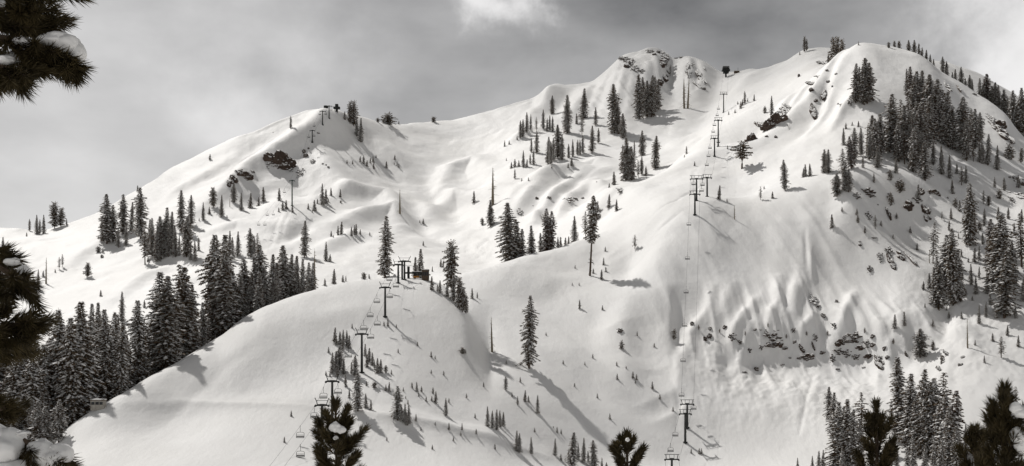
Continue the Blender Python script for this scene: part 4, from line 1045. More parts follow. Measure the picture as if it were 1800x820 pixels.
def rubble_mesh(seed, n):
    """a field of small ledges poking through the snow"""
    import bmesh
    rnd = random.Random(seed)
    mb = MB()
    for i in range(n):
        c = Vector((rnd.gauss(0, 0.45), rnd.uniform(-0.25, 0.05), rnd.gauss(0, 0.45)))
        c.x = max(-1, min(1, c.x)); c.z = max(-1, min(1, c.z))
        s = rnd.uniform(0.05, 0.19)
        pts = []
        for k in range(6):
            a_ = k * math.pi / 3 + rnd.uniform(-0.3, 0.3)
            pts.append(c + Vector((math.cos(a_) * s * rnd.uniform(0.9, 1.9), 0.25 * s + c.z * 0.0, math.sin(a_) * s * rnd.uniform(0.5, 1.0))))
        fr = [p + Vector((rnd.uniform(-.3, .3) * s, -s * rnd.uniform(1.0, 1.8), rnd.uniform(-.2, .1) * s)) for p in pts]
        mb.add(pts + fr + [sum(fr, Vector()) / 6 + Vector((0, -0.3 * s, 0))], [(k, (k + 1) % 6, (k + 1) % 6 + 6, k + 6) for k in range(6)] + [(k + 6, (k + 1) % 6 + 6, 12) for k in range(6)], 0)
    return mb.mesh('rock_outcrop', M['rock_snowy'])
RSN = [rubble_mesh(330 + i, 44) for i in range(4)]
rrnd = random.Random(9)
def rocks(where, entries, group):
    """entries: (column, row, width px, height px, style)   c = broken cliff, b = boulder, p = snow-plastered"""
    looks = {'c': 'brown broken rock face', 'b': 'dark bare boulder', 'p': 'snow-plastered rock outcrop', 'q': 'small snow-covered rock'}
    by = {}
    for e in sorted(entries):
        by.setdefault(e[4], []).append(e)
    for st_, es in by.items():
        for i, (px, py, w_, h_, _) in enumerate(es):
            p = hit(px, py + h_ * 0.12)
            me_ = {'c': RKN, 'b': RK1, 'p': RSN, 'q': RS1}[st_][rrnd.randrange(4)]
            if w_ >= 18 and st_ == 'c': me_ = BIGR
            o = link(bpy.data.objects.new('rock_outcrop', me_))
            sx = w_ / 2 * p.y / F * 1.12; sz = h_ / 2 * p.y / F * 1.15
            if st_ == 'c': sx *= 1.15; sz *= 1.25
            if st_ == 'p':
                # lean the ledges back to lie on the slope
                g1 = hit(px, py + h_ / 2); g0 = hit(px, py - h_ / 2)
                o.rotation_euler = (-min(1.2, math.atan2(max(0.1, g0.y - g1.y), max(0.3, g0.z - g1.z))), 0, 0)
                sz = max(sz, min((g0 - g1).length / 2, sz * 3))
                o.scale = (sx * rrnd.choice((-1, 1)), max(sx * 0.9, 2.2), sz)
                o.location = (g0 + g1) / 2
            else:
                o.scale = (sx * rrnd.choice((-1, 1)), min(sx, sz) * 0.9 + 0.4, sz)
                o.location = p + Vector((0, min(sx, sz) * (0.0 if st_ == 'c' else 0.15), 0.0))
                if st_ == 'c' and w_ < 18:
                    g1 = hit(px, py + h_ / 2); g0 = hit(px, py - h_ / 2)
                    an = math.atan2(max(0.1, g0.y - g1.y), max(0.3, g0.z - g1.z))
                    o.rotation_euler = (-min(1.15, an), rrnd.uniform(-0.3, 0.3), 0)
                    ln2 = (g0 - g1).length
                    o.scale = (o.scale[0], max(1.8, sx * 0.9), max(sz, min(ln2 * 0.62, sz * 3.2)))
                    o.location = (g0 + g1) / 2
            lab = looks[st_] + (', the only one ' if len(es) == 1 else ', ' + ordinal(i + 1) + ' from left of those ') + where
            tag(o, lab, 'rock', group)
rocks('under the left peak', [(489,284,48,40,'c'),(472,285,16,24,'p'),(512,296,14,16,'p'),(430,309,24,16,'c'),(408,319,16,13,'c'),(402,326,8,10,'b'),(444,302,10,6,'q'),(420,303,14,8,'p'),(538,274,11,10,'b'),(534,267,7,12,'q'),(542,261,4,5,'b'),(551,285,10,7,'p'),(567,288,4,3,'b'),(573,290,3,3,'b'),(577,294,5,4,'b'),(528,304,12,12,'p'),(559,234,6,4,'q'),(480,233,1.5,1.5,'b')], 'rocks under the left peak')
rocks('on the summit', [(1099,106,18,12,'p'),(1105,116,15,7,'c'),(1115,121,13,12,'p'),(1111,110,10,7,'c'),(1157,92,9,6,'b'),(1151,96,9,5,'b'),(1165,103,20,18,'p'),(1172,102,8,15,'c'),(1163,112,14,9,'c'),(1167,139,14,8,'c'),(1160,145,11,9,'c'),(1210,124,10,22,'c'),(1235,118,14,22,'c'),(1230,134,11,24,'c'),(1224,150,9,15,'c'),(1188,103,8,4,'q'),(1236,156,12,8,'q'),(1093,103,9,7,'p'),(1143,92,12,6,'p'),(1170,112,9,12,'p'),(1198,101,8,5,'p'),(1216,114,8,10,'p'),(1128,126,12,7,'p'),(1172,128,7,14,'c')], 'summit rocks')
rocks('on the right ridge', [(1366,214,34,32,'c'),(1352,222,22,18,'c'),(1383,196,20,26,'p'),(1340,222,12,14,'c'),(1322,245,18,18,'c'),(1323,236,8,8,'q'),(1348,240,7,5,'b'),(1364,241,6,7,'b'),(1430,150,20,16,'p'),(1438,136,12,14,'p'),(1427,158,10,9,'b'),(1450,169,13,17,'c'),(1434,177,8,8,'b'),(1432,198,14,24,'c'),(1443,112,11,14,'p'),(1404,134,5,12,'q'),(1453,124,6,6,'q'),(1470,130,5,4,'q'),(1480,187,10,11,'p'),(1494,182,8,8,'p'),(1381,214,6,24,'c'),(1384,188,12,16,'p'),(1455,144,8,8,'q'),(1463,152,4,4,'b')], 'rocks on the right ridge')
rocks('at the far right', [(1660,148,12,22,'p'),(1664,155,8,10,'c'),(1684,156,4,9,'c'),(1712,166,10,5,'q'),(1746,212,14,20,'p'),(1756,220,20,18,'c'),(1762,236,16,18,'c'),(1772,244,12,16,'c'),(1745,222,8,12,'c'),(1790,318,16,12,'c'),(1790,348,24,18,'p'),(1778,352,8,10,'p'),(1775,312,6,5,'b'),(1725,168,8,6,'q')], 'rocks at the far right')
rocks('below the rim of the shoulder', [(1524,338,22,12,'p'),(1530,344,14,8,'p'),(1506,346,12,10,'p'),(1526,380,10,14,'p'),(1566,351,10,18,'p'),(1561,375,6,18,'c'),(1596,362,17,15,'c'),(1583,327,16,14,'p'),(1622,338,16,9,'c'),(1640,338,18,10,'c'),(1650,343,8,7,'b'),(1630,376,14,26,'c'),(1612,352,14,12,'p'),(1665,348,5,4,'b'),(1543,360,4,3,'q')], 'rocks below the rim')
rocks('on the upper face below the rim', [(1569,462,13,26,'c'),(1563,443,12,16,'p'),(1582,450,12,15,'c'),(1595,452,9,22,'c'),(1547,452,10,20,'p'),(1512,431,6,5,'b'),(1528,475,11,12,'p'),(1512,425,6,3,'q'),(1537,418,12,4,'q')], 'rocks of the upper face')
rocks('in the cliff band', [(1217,570,8,12,'q'),(1248,578,7,9,'q'),(1247,591,10,11,'b'),(1240,596,8,14,'q'),(1274,575,9,8,'b'),(1287,594,12,13,'p'),(1327,579,7,5,'b'),(1337,580,6,3,'q'),(1360,595,28,26,'p'),(1361,607,24,7,'c'),(1415,629,22,8,'c'),(1498,600,24,6,'c'),(1445,620,12,7,'b'),(1380,612,10,6,'b'),(1512,612,14,7,'c'),(1534,606,10,8,'b'),(1560,628,9,7,'b'),(1338,612,7,8,'p'),(1300,602,8,8,'p'),(1352,604,10,6,'b'),(1370,606,12,9,'c'),(1348,588,7,14,'p'),(1329,649,10,11,'b'),(1430,528,18,24,'p'),(1432,532,8,14,'c'),(1448,557,9,8,'p'),(1471,530,6,10,'q'),(1408,614,10,14,'c'),(1421,627,19,12,'c'),(1429,610,5,14,'c'),(1433,595,7,12,'p'),(1394,581,8,9,'p'),(1396,601,8,7,'q'),(1476,605,15,10,'c'),(1484,596,6,14,'p'),(1474,619,16,11,'p'),(1462,632,11,15,'p'),(1467,573,12,10,'p'),(1472,649,9,4,'b'),(1375,641,9,3,'b'),(1317,617,8,8,'p'),(1389,629,6,3,'b'),(1503,594,26,18,'p'),(1524,605,15,14,'p'),(1534,591,9,8,'b'),(1528,627,17,6,'c'),(1504,628,14,10,'p'),(1488,623,14,13,'p'),(1547,640,14,20,'c'),(1546,630,12,8,'p'),(1309,654,10,3,'b'),(1592,624,6,9,'c'),(1519,646,8,3,'q')], 'rocks of the cliff band')
rocks('right of the lower cliffs', [(1662,622,8,16,'p'),(1657,632,8,10,'c'),(1650,650,6,14,'p'),(1693,628,9,6,'b'),(1688,641,10,8,'q'),(1555,612,6,10,'q')], 'rocks right of the lower cliffs')
rocks('in the centre of the bowl', [(943,349,7,7,'b'),(966,348,9,9,'q'),(1000,353,16,12,'p'),(1011,350,10,7,'q'),(1024,349,6,6,'q'),(953,383,6,12,'p'),(915,374,12,13,'p'),(1053,382,10,8,'b'),(1056,371,6,4,'b'),(1092,336,15,12,'p'),(1090,583,9,6,'p'),(937,362,2,2,'b'),(1048,360,7,12,'p'),(1049,320,2,2,'b')], 'rocks of the bowl')

# ------------------------------------------------------------------ ski lifts
def tower(name, px, base, arm, half, style, label, group, mat='steel_dark', y=None):
    """returns the two rope positions"""
    if y is None:
        p = hit(px, base)
    else:
        x = (px - CX) / F * y
        p = Vector((x, y, ground_z(x, y)))
    mpp = p.y / F
    h = p.y * (HY - arm) / F - p.z
    W = half * mpp
    t_ = empty(name, p)
    tag(t_, label, 'lift tower', group)
    r = 0.42
    b_ = MB(); b_.tube([(0, 0, -1.5), (0, 0, h * 0.5), (0, 0, h)], [r * 1.15, r, r * 0.8], 10); b_.tube([(0, 0, -1.0), (0, 0, 0.25)], 0.9, 8)
    b_.build('pole', M[mat], t_)
    b_ = MB(); b_.box((0, 0, h), (2 * W, 0.45, 0.42)); b_.box((0, 0, h + 0.1), (1.3, 0.9, 0.7)); b_.build('crossarm', M[mat], t_)
    top = 0.0
    if style in ('frame', 'box'):
        k = 0.62 if style == 'frame' else 0.80
        top = 2.0 if style == 'frame' else 1.7
        b_ = MB()
        for sx in (-1, 1):
            b_.tube([(sx * W * k, 0, h), (sx * W * (k + 0.12), 0, h + top * 0.55), (sx * W * 1.0, 0, h + top * 1.15)] if style == 'frame' else [(sx * W * 0.7, 0, h), (sx * W * 0.85, 0, h + top)], 0.13, 6)
        if style == 'frame':
            b_.tube([(-W * 0.8, 0, h + top * 0.75), (W * 0.8, 0, h + top * 0.75)], 0.07, 5)
            b_.tube([(-W * 0.66, 0, h + 0.3), (W * 0.66, 0, h + 0.3)], 0.10, 5)
        else:
            b_.tube([(-W * 1.02, 0, h + top), (W * 1.02, 0, h + top)], 0.11, 6)
            b_.tube([(-W * 0.3, 0, h), (-W * 0.3, 0, h + top)], 0.07, 5); b_.tube([(W * 0.3, 0, h), (W * 0.3, 0, h + top)], 0.07, 5)
        b_.build('lifting_frame', M[mat], t_)
    for sx in (-1, 1):
        b_ = MB()
        b_.box((sx * W * 0.93, 0, h - 0.35), (0.22, 2.6, 0.22))
        for q in range(6):
            b_.tube([(sx * W * 0.93 - 0.12, -1.15 + q * 0.46, h - 0.12), (sx * W * 0.93 + 0.12, -1.15 + q * 0.46, h - 0.12)], 0.2, 8)
        b_.build('sheave_train', M[mat], t_)
    b_ = MB()
    for q in range(int(h / 0.45)):
        b_.box((0.0, -0.62, 0.5 + q * 0.45), (0.42, 0.04, 0.04))
    b_.tube([(-0.2, -0.62, 0.3), (-0.2, -0.62, h)], 0.025, 4); b_.tube([(0.2, -0.62, 0.3), (0.2, -0.62, h)], 0.025, 4)
    b_.build('ladder', M['steel'], t_)
    return p, h, W * 0.93
def rope(points_l, points_r, label, sag=0.012, rad=0.035):
    t_ = empty('haul_cable', points_l[0])
    tag(t_, label, 'cable')
    out = []
    for pts in (points_l, points_r):
        path = []
        for a_, b_2 in zip(pts[:-1], pts[1:]):
            d = (b_2 - a_).length
            for q in range(12):
                s = q / 12
                path.append(a_.lerp(b_2, s) - Vector((0, 0, 4 * s * (1 - s) * d * sag)))
        path.append(pts[-1])
        mb = MB(); mb.tube([p - points_l[0] for p in path], rad, 4)
        mb.build('cable_strand', M['cable'], t_)
        out.append(path)
    return out
def chair_parts():
    w = 1.15
    hg = MB()
    hg.tube([(0, 0, 0.08), (0, 0, -0.4), (0.0, 0.12, -1.0), (0, 0.12, -1.75)], 0.06, 6)
    hg.box((0, 0, 0.03), (0.2, 0.4, 0.16))
    bail = MB()
    bail.tube([(-w, 0.0, -3.3), (-w, 0.1, -2.2), (-w * 0.8, 0.12, -1.85), (0, 0.12, -1.75), (w * 0.8, 0.12, -1.85), (w, 0.1, -2.2), (w, 0.0, -3.3)], 0.06, 6)
    seat = MB(); seat.box((0, -0.1, -3.35), (2 * w, 0.55, 0.16))
    back = MB(); back.box((0, 0.18, -2.98), (2 * w - 0.1, 0.08, 0.30)); back.tube([(-w, 0.15, -2.55), (w, 0.15, -2.55)], 0.04, 5)
    return [('hanger', hg.mesh('hanger', M['steel_dark'])), ('frame', bail.mesh('frame', M['steel_dark'])), ('seat', seat.mesh('seat', M['steel_dark'])), ('backrest', back.mesh('backrest', M['steel_dark']))]
CHAIR = chair_parts()
def chairs(paths, spots, where, group, size=1.0):
    """spots: photo pixels of the chairs; each hangs from the nearest place of the rope"""
    found = []
    for px, py in spots:
        best = None
        for path in paths:
            for a_, b_2 in zip(path[:-1], path[1:]):
                for q in range(8):
                    p = a_.lerp(b_2, q / 8)
                    u, v_ = CX + F * p.x / p.y, HY - F * (p.z - 2.9 * size) / p.y
                    d = (u - px) ** 2 + (v_ - py) ** 2
                    if best is None or d < best[0]:
                        best = (d, p)
        found.append((px, py, best[1]))
    for i, (px, py, p) in enumerate(sorted(found, key=lambda f: f[1])):
        o = empty('lift_chair', p)
        o.scale = (size, size, size)
        for nm, me_ in CHAIR:
            link(bpy.data.objects.new(nm, me_), o)
        tag(o, 'empty dark lift chair, ' + ordinal(i + 1) + ' from the top ' + where, 'lift chair', group)

# lift on the near knoll
g = 'towers of the knoll lift'
T1 = [tower('lift_tower', 566, 760, 713, 12.5, 'frame', 'dark lift tower rising just behind the bushy young pine top', g),
      tower('lift_tower', 584, 745, 671, 12, 'frame', 'dark lift tower second from the bottom of the knoll lift', g),
      tower('lift_tower', 636, 655, 588, 11.3, 'frame', 'dark lift tower among firs halfway up the knoll', g),
      tower('lift_tower', 677, 557, 506, 10, 'frame', 'dark lift tower on open snow just below the knoll top', g),
      tower('lift_tower', 700, 498, 466, 9.0, 'frame', 'short dark lift tower at left front of the knoll station', g)]
e = tower('lift_tower', 711, 492, 460, 11, 'frame', 'twin-framed dark portal tower at the knoll top station', g)
mb = MB(); mb.tube([(-1.0, 0, -1), (-1.0, 0, e[1])], 0.4, 8)
ex = [o for o in C.objects if o.get('label') == 'twin-framed dark portal tower at the knoll top station'][0]
mb.build('pole', M['steel_dark'], ex)
stp = hit(735, 490)
sz0 = stp.z + 1.0
# rope ends at the return wheel of the station
low = Vector((-40.0 * 1.0 - 32, 300.0, -24 + 12))
def ends(T, side, top, bottom):
    pts = [bottom] + [p + Vector((side * W, 0, h)) for p, h, W in T] + [top]
    return pts
st_top = Vector((stp.x, stp.y + 4, e[0].z + e[1] - 1.0))
b0 = T1[0][0] + Vector((-14, -95, T1[0][1] - 34))
R1 = rope(ends(T1, -1, st_top + Vector((-2.0, 0, 0)), b0 + Vector((-2, 0, 0))), ends(T1, 1, st_top + Vector((2.0, 0, 0)), b0 + Vector((2, 0, 0))), 'steel haul rope of the lift climbing the near knoll')
chairs(R1[:1] , [(538,776),(553,732),(569,698),(626,634),(638,577),(650,555),(661,530),(683,491)], 'on the left line of the knoll lift', 'chairs of the knoll lift')
chairs(R1[1:], [(594,690),(647,591),(661,569),(683,521),(694,502),(546,812)], 'on the right line of the knoll lift', 'chairs of the knoll lift')
# station on the knoll
stn = empty('lift_station', stp)
tag(stn, 'dark steel top station with long beams and orange shield on the knoll', 'lift station')
m0 = stp.y / F
mb = MB(); mb.box((-1.0, 0, 2.4), (38 * m0, 1.0, 0.7)); mb.box((2.0, 1.5, 1.7), (26 * m0, 0.8, 0.5)); mb.build('beam', M['steel_dark'], stn)
for dx in (-17, -6, 9):
    mb = MB(); mb.tube([(dx * m0, 0, -2.5), (dx * m0, 0, 3.2 if dx > -17 else 5.2)], 0.55, 8); mb.build('support_leg', M['steel_dark'], stn)
mb = MB(); mb.tube([(2, 1, 1.6), (2, 1, 1.9)], 2.1, 20); mb.build('bullwheel', M['steel_dark'], stn)
mb = MB(); mb.box((-0.8, -1.1, 0.6), (10 * m0, 0.25, 0.8)); mb.build('shield_panel', M['orange'], stn)
mb = MB(); mb.box((0, -0.2, 2.95), (22 * m0, 1.3, 0.25)); mb.build('snow_cap', M['snow'], stn)
def hut(name, px, base, w_px, h_px, d, label, walls, y=None, open_front=False, ry=0.0):
    if y is None: p = hit(px, base)
    else:
        x = (px - CX) / F * y; p = Vector((x, y, ground_z(x, y)))
    q = p.y / F
    w_, h_ = w_px * q, h_px * q
    o = empty(name, p, ry)
    tag(o, label, 'hut')
    mb = MB()
    t2 = 0.18
    mb.box((0, d / 2, h_ * 0.44), (w_, t2, h_ * 0.88 + 0.8)); mb.box((-w_ / 2 + t2 / 2, 0, h_ * 0.44), (t2, d - t2, h_ * 0.88 + 0.8)); mb.box((w_ / 2 - t2 / 2, 0, h_ * 0.44), (t2, d - t2, h_ * 0.88 + 0.8))
    mb.box((0, -d / 2, h_ * 0.16), (w_, t2, h_ * 0.32 + 0.8)); mb.box((0, -d / 2, h_ * 0.82), (w_, t2, h_ * 0.12))
    mb.build('wall', M[walls], o)
    for sx in (-0.46, -0.16, 0.16, 0.46):
        mb = MB(); mb.box((sx * w_, -d / 2 - 0.03, h_ * 0.52), (0.16, 0.16, h_ * 0.5)); mb.build('post', M[walls], o)
    mb = MB(); mb.box((0, -d / 2 + 0.12, h_ * 0.55), (w_ * 0.9, 0.04, h_ * 0.44)); mb.build('window', M['glass'], o)
    mb = MB(); mb.box((0, 0, h_ * 0.91), (w_ * 1.1, d * 1.15, 0.16)); mb.build('roof', M['wood'], o)
    import bmesh
    bm = bmesh.new(); bmesh.ops.create_cube(bm, size=1.0); bmesh.ops.bevel(bm, geom=bm.edges[:], offset=0.2, segments=3, affect='EDGES')
    for v_ in bm.verts: v_.co = Vector((v_.co.x * w_ * 1.12, v_.co.y * d * 1.15, v_.co.z * 0.5 + h_ * 0.91 + 0.28))
    ms = bpy.data.meshes.new('snow_cap'); bm.to_mesh(ms); bm.free(); ms.materials.append(M['snow'])
    link(bpy.data.objects.new('snow_cap', ms), o)
    return o
hut('lift_hut', 748, 493, 12, 19, 2.6, 'small brown lift hut at the right end of the knoll station', 'wood')
hut('trail_kiosk', 173, 712, 23, 17, 2.2, 'small pale wooden kiosk with snowy roof by the dark forest', 'paleboards', y=behind(173, -3))

# lift up the right side
g = 'towers of the right lift'
T2 = [tower('lift_tower', 1181, 850, 808, 13, 'box', 'lift tower whose crossarm shows at the bottom edge', g, 'steel_dark'),
      tower('lift_tower', 1204.5, 778, 728, 11, 'box', 'front one of two lift towers standing close together low on slope', g),
      tower('lift_tower', 1208, 752, 711, 12, 'box', 'rear one of two lift towers standing close together low on slope', g),
      tower('lift_tower', 1221.5, 378, 342, 9.5, 'box', 'lowest lift tower of the cluster on the right shoulder', g),
      tower('lift_tower', 1224.5, 353, 315, 11.5, 'box', 'middle lift tower of the cluster on the right shoulder', g),
      tower('lift_tower', 1243, 346, 313, 8.2, 'box', 'right-hand rear lift tower of the cluster on the right shoulder', g),
      tower('lift_tower', 1256, 275, 244, 7.0, 'box', 'lift tower just below its taller neighbour on the right lift', g),
      tower('lift_tower', 1262.5, 258, 212, 7.0, 'box', 'tall lift tower above the double pair on the right lift', g),
      tower('lift_tower', 1272, 198, 166, 6.5, 'box', 'highest lift tower of the right lift below its top station', g)]
tp = hit(1276, 136)
tq = tp.y / F
o = empty('lift_station', tp)
tag(o, 'dark boxy top station on one leg beneath the summit', 'lift station')
hh = tp.y * (HY - 127) / F - tp.z
mb = MB(); mb.tube([(0, 0, -2), (0, 0, hh)], 0.8, 8); mb.build('support_leg', M['steel_dark'], o)
mb = MB()
for k_, (wz, ww) in enumerate([(hh - 0.5, 9), (hh + 1.4, 13.5), (hh + 3.1, 11.5)]):
    mb.box((0, 0, wz), (ww * tq, 4, 1.5))
mb.build('housing', M['steel_dark'], o)
mb = MB(); mb.box((0, 0, hh + 4.9), (11 * tq, 4.5, 0.4)); mb.tube([(-4 * tq, 0, hh + 4), (-4 * tq, 0, hh + 5.4)], 0.15, 5); mb.tube([(4 * tq, 0, hh + 4), (4 * tq, 0, hh + 5.4)], 0.15, 5); mb.build('roof', M['steel'], o)
cp = hit(1295, 129)
o = empty('winch_hut', cp)
tag(o, 'low dark winch hut with mast just right of the summit station', 'hut')
mb = MB(); mb.box((0, 0, 0.8), (9 * tq, 2.5, 2.2)); mb.build('wall', M['wood'], o)
mb = MB(); mb.box((0, 0, 2.05), (10 * tq, 3.0, 0.3)); mb.build('roof', M['snow'], o)
mb = MB(); mb.tube([(1.2, 0, 2), (1.2, 0, 5.4)], 0.12, 5); mb.build('mast', M['steel_dark'], o)
top = tp + Vector((0, 0, hh + 1))
b0 = T2[0][0] + Vector((-6, -70, T2[0][1] - 22))
TT = [T2[0], T2[1], T2[2], T2[3], T2[4], T2[5], T2[6], T2[7], T2[8]]
R2 = rope(ends(TT, -1, top + Vector((-2.5, 0, 0)), b0 + Vector((-2.5, 0, 0))), ends(TT, 1, top + Vector((2.5, 0, 0)), b0 + Vector((2.5, 0, 0))), 'steel haul rope of the lift climbing to the summit')
chairs(R2[:1], [(1180,793),(1187,765),(1199,697),(1202,634),(1205,573),(1208,514),(1210,455),(1212,394),(1219,320),(1242,290),(1245,275),(1247,260),(1253,232),(1255,220),(1261,203),(1263,192)], 'on the right lift', 'chairs of the right lift', 0.9)
chairs(R2[1:], [(1213,716),(1232,325),(1230,335),(1249,247)], 'on the return line of the right lift', 'chairs of the right lift', 0.9)

# lift on the left peak
g = 'towers of the left peak lift'
T3 = [tower('lift_tower', 513.5, 362, 318, 4.6, 'tee', 'tall green lift tower below the brown rock outcrop', g, 'green_steel'),
      tower('lift_tower', 549, 250, 230, 4.6, 'tee', 'grey lift tower lowest of the three near the left peak', g, 'steel_dark'),
      tower('lift_tower', 567, 219, 196, 5.0, 'tee', 'lift tower middle of the three near the left peak', g, 'steel_dark'),
      tower('lift_tower', 578.5, 208, 187, 5.5, 'tee', 'lift tower topmost of the three near the left peak', g, 'steel_dark')]
tp3 = hit(592, 197)
q3 = tp3.y / F
o = empty('lift_station', tp3)
tag(o, 'dark lift drive station on the left peak right of the towers', 'lift station')
mb = MB(); mb.tube([(0, 0, -2), (0, 0, 4)], 1.0, 8); mb.build('support_leg', M['steel_dark'], o)
mb = MB(); mb.box((0, 0, 3.2), (11 * q3, 4, 1.6)); mb.box((0, 0, 5.0), (5 * q3, 3, 2.6)); mb.build('housing', M['steel_dark'], o)
tp4 = tp3 + Vector((-19 * q3, 0, 0))
o = empty('bullwheel_terminal', tp4)
tag(o, 'dark round return wheel behind the topmost left peak tower', 'lift station')
mb = MB(); mb.tube([(0, 0, 3.2), (0, 0, 5.0)], 4 * q3, 16); mb.build('bullwheel', M['steel_dark'], o)
mb = MB(); mb.tube([(0, 0, -2), (0, 0, 4)], 0.5, 8); mb.build('support_leg', M['steel_dark'], o)
b0 = hit(455, 420) + Vector((0, 0, 9))
R3 = rope(ends(T3, -1, tp3 + Vector((-1.5, 0, 4)), b0 + Vector((-2, 0, 0))), ends(T3, 1, tp3 + Vector((1.5, 0, 4)), b0 + Vector((2, 0, 0))), 'steel haul rope of the lift climbing the left peak', 0.02)
chairs(R3[:1], [(562,201),(552,222),(542,241),(477,385),(465,405),(501,339)], 'on the left line of the peak lift', 'chairs of the left peak lift', 0.8)
chairs(R3[1:], [(583,194),(572,200),(551,239),(521,311),(488,383),(476,404)], 'on the right line of the peak lift', 'chairs of the left peak lift', 0.8)
# ------------------------------------------------------------------ near pines
def NP(px, py, y):
    return Vector(((px - CX) / F * y, y, (HY - py) / F * y))
nrnd = random.Random(3)
def needles(mb, a_, b_2, ln, n, wid=0.0028, start=0.1):
    """a bottlebrush of needles round the twig from a_ to b_2"""
    d = (b_2 - a_)
    L_ = d.length
    d.normalize()
    u_ = d.cross(Vector((0.3, 0.2, 1))).normalized()
    v_ = d.cross(u_)
    for i in range(n):
        t = start + (1.02 - start) * nrnd.random() ** 0.8
        o_ = a_ + d * (L_ * min(t, 1.0))
        an = nrnd.uniform(0, 6.283)
        fw = nrnd.uniform(0.75, 2.3) + (2.2 * nrnd.random() if t > 0.93 else 0)
        r_ = (u_ * math.cos(an) + v_ * math.sin(an)) + d * fw + Vector((0, 0, -0.12))
        r_.normalize()
        l2 = ln * nrnd.uniform(0.65, 1.1)
        s_ = r_.cross(Vector((nrnd.uniform(-1, 1), nrnd.uniform(-1, 1), nrnd.uniform(-1, 1)))).normalized() * wid
        m_ = o_ + r_ * (l2 * 0.5) + Vector((0, 0, -0.01))
        e_ = o_ + r_ * l2 + Vector((0, 0, -0.05 * l2))
        mb.add([o_ - s_ * 0.6, o_ + s_ * 0.6, m_ + s_, m_ - s_, e_], [(0, 1, 2, 3), (3, 2, 4)], 0)
def snow_blob(c, r, parent, seed=0, name='snow_clump'):
    import bmesh
    bm = bmesh.new()
    bmesh.ops.create_icosphere(bm, subdivisions=4, radius=1.0)
    for v2 in bm.verts:
        p = v2.co.copy()
        k = 1 + 0.16 * float(nz(p.x * 1.8 + seed, p.z * 1.8 + p.y, seed + 1, 1.0)) + 0.05 * float(nz(p.x * 5 + seed, p.z * 5 + p.y * 4, seed + 2, 1.0))
        if p.z < 0: k *= 1 + 0.35 * p.z
        v2.co = Vector((p.x * r[0], p.y * r[1], p.z * r[2])) * k
    me_ = bpy.data.meshes.new(name); bm.to_mesh(me_); bm.free()
    me_.polygons.foreach_set('use_smooth', [True] * len(me_.polygons))
    me_.materials.append(M['snow'])
    o_ = link(bpy.data.objects.new(name, me_), parent)
    o_.location = c
    return o_
def near_ground(y):
    return float(np.interp(y, [k for k, _ in NEAR], [z for _, z in NEAR]))
def young_pine(px, top, y, hw, tips, snow, label, ln_px=19, dens=1.0, bottom=900, seed=1):
    """tips: (tip column, tip row, row where the shoot leaves the stem)"""
    q = y / F
    gz = near_ground(y) - 0.3
    foot = Vector(((px - CX) * q, y, gz))
    root = empty('young_pine', foot)
    tag(root, label, 'tree', 'young pines near the viewpoint')
    def loc(v_): return v_ - foot
    topv = NP(px, top, y)
    st_ = MB()
    st_.tube([loc(foot), loc(foot.lerp(topv, 0.5)) + Vector((0.05, 0, 0)), loc(topv)], [0.09, 0.05, 0.012], 8)
    st_.build('trunk', M['bark'], root)
    mb, tw = MB(), MB()
    ln = ln_px * q
    def shoot(a_, b_2, n):
        mid = a_.lerp(b_2, 0.55) - Vector((0, 0, 0.22 * Vector((b_2.x - a_.x, b_2.y - a_.y, 0)).length))
        tw.tube([loc(a_), loc(mid), loc(b_2)], [0.014, 0.011, 0.007], 5)
        needles(mb, loc(a_), loc(mid), ln, n // 3, 0.0062 * y / 20)
        needles(mb, loc(mid), loc(b_2), ln, n, 0.0062 * y / 20)
    shoot(NP(px, top + 45, y), topv, int(260 * dens))
    for tx, ty, by in tips:
        dy = nrnd.uniform(-0.15, 0.15)
        shoot(NP(px, by, y), NP(tx, ty, y) + Vector((0, dy, 0)), int(260 * dens))
    row = top + 70
    while row < bottom:
        r_ = hw * min(1.0, 0.35 + (row - top - 50) / 110.0) * q
        for k in range(3):
            az = nrnd.uniform(0, 6.283)
            a_ = NP(px, row + nrnd.uniform(-8, 8), y)
            rr = r_ * nrnd.uniform(0.55, 1.0)
            b_2 = a_ + Vector((math.cos(az) * rr, math.sin(az) * rr, rr * nrnd.uniform(0.6, 1.5)))
            shoot(a_, b_2, int(190 * dens))
        row += 18
    z_ = NP(px, bottom, y).z
    while z_ > gz + 0.8:      # the lower whorls, out of the frame
        for k in range(5):
            az = nrnd.uniform(0, 6.283)
            rr = nrnd.uniform(0.7, 1.2) * (0.5 + 0.12 * (topv.z - z_))
            a_ = Vector((foot.x, foot.y, z_))
            shoot(a_, a_ + Vector((math.cos(az) * rr, math.sin(az) * rr, rr * 0.25)), 150)
        z_ -= 0.45
    mb.add(tw.v, tw.f, 1)
    mb.build('foliage', [M['needle_near'], M['bark']], root)
    for i, (sx, sy, rx, rz) in enumerate(snow):
        snow_blob(loc(NP(sx, sy, y - 0.15)), (rx * q, rx * q * 0.9, rz * q * 1.1), root, seed * 5 + i)
    return root
young_pine(590, 708, 20, 42, [(561,742,782),(608,720,762),(575,728,765),(638,756,800),(612,742,775),(556,762,800),(622,772,812),(580,748,790),(600,745,790),(560,790,830),(626,800,835)], [(589,753,11,10),(598,757,9,8),(590,771,5,4)], 'dark bushy young pine top over the bottom edge, beside the lift towers', seed=1)
young_pine(1102, 764, 17, 40, [(1079,790,815),(1128,788,815),(1094,772,800),(1110,772,800),(1084,782,822),(1120,800,835)], [(1103,774,4,4)], 'small dark pine top poking over the bottom edge, centre right', ln_px=17, dens=1.0, bottom=905, seed=2)
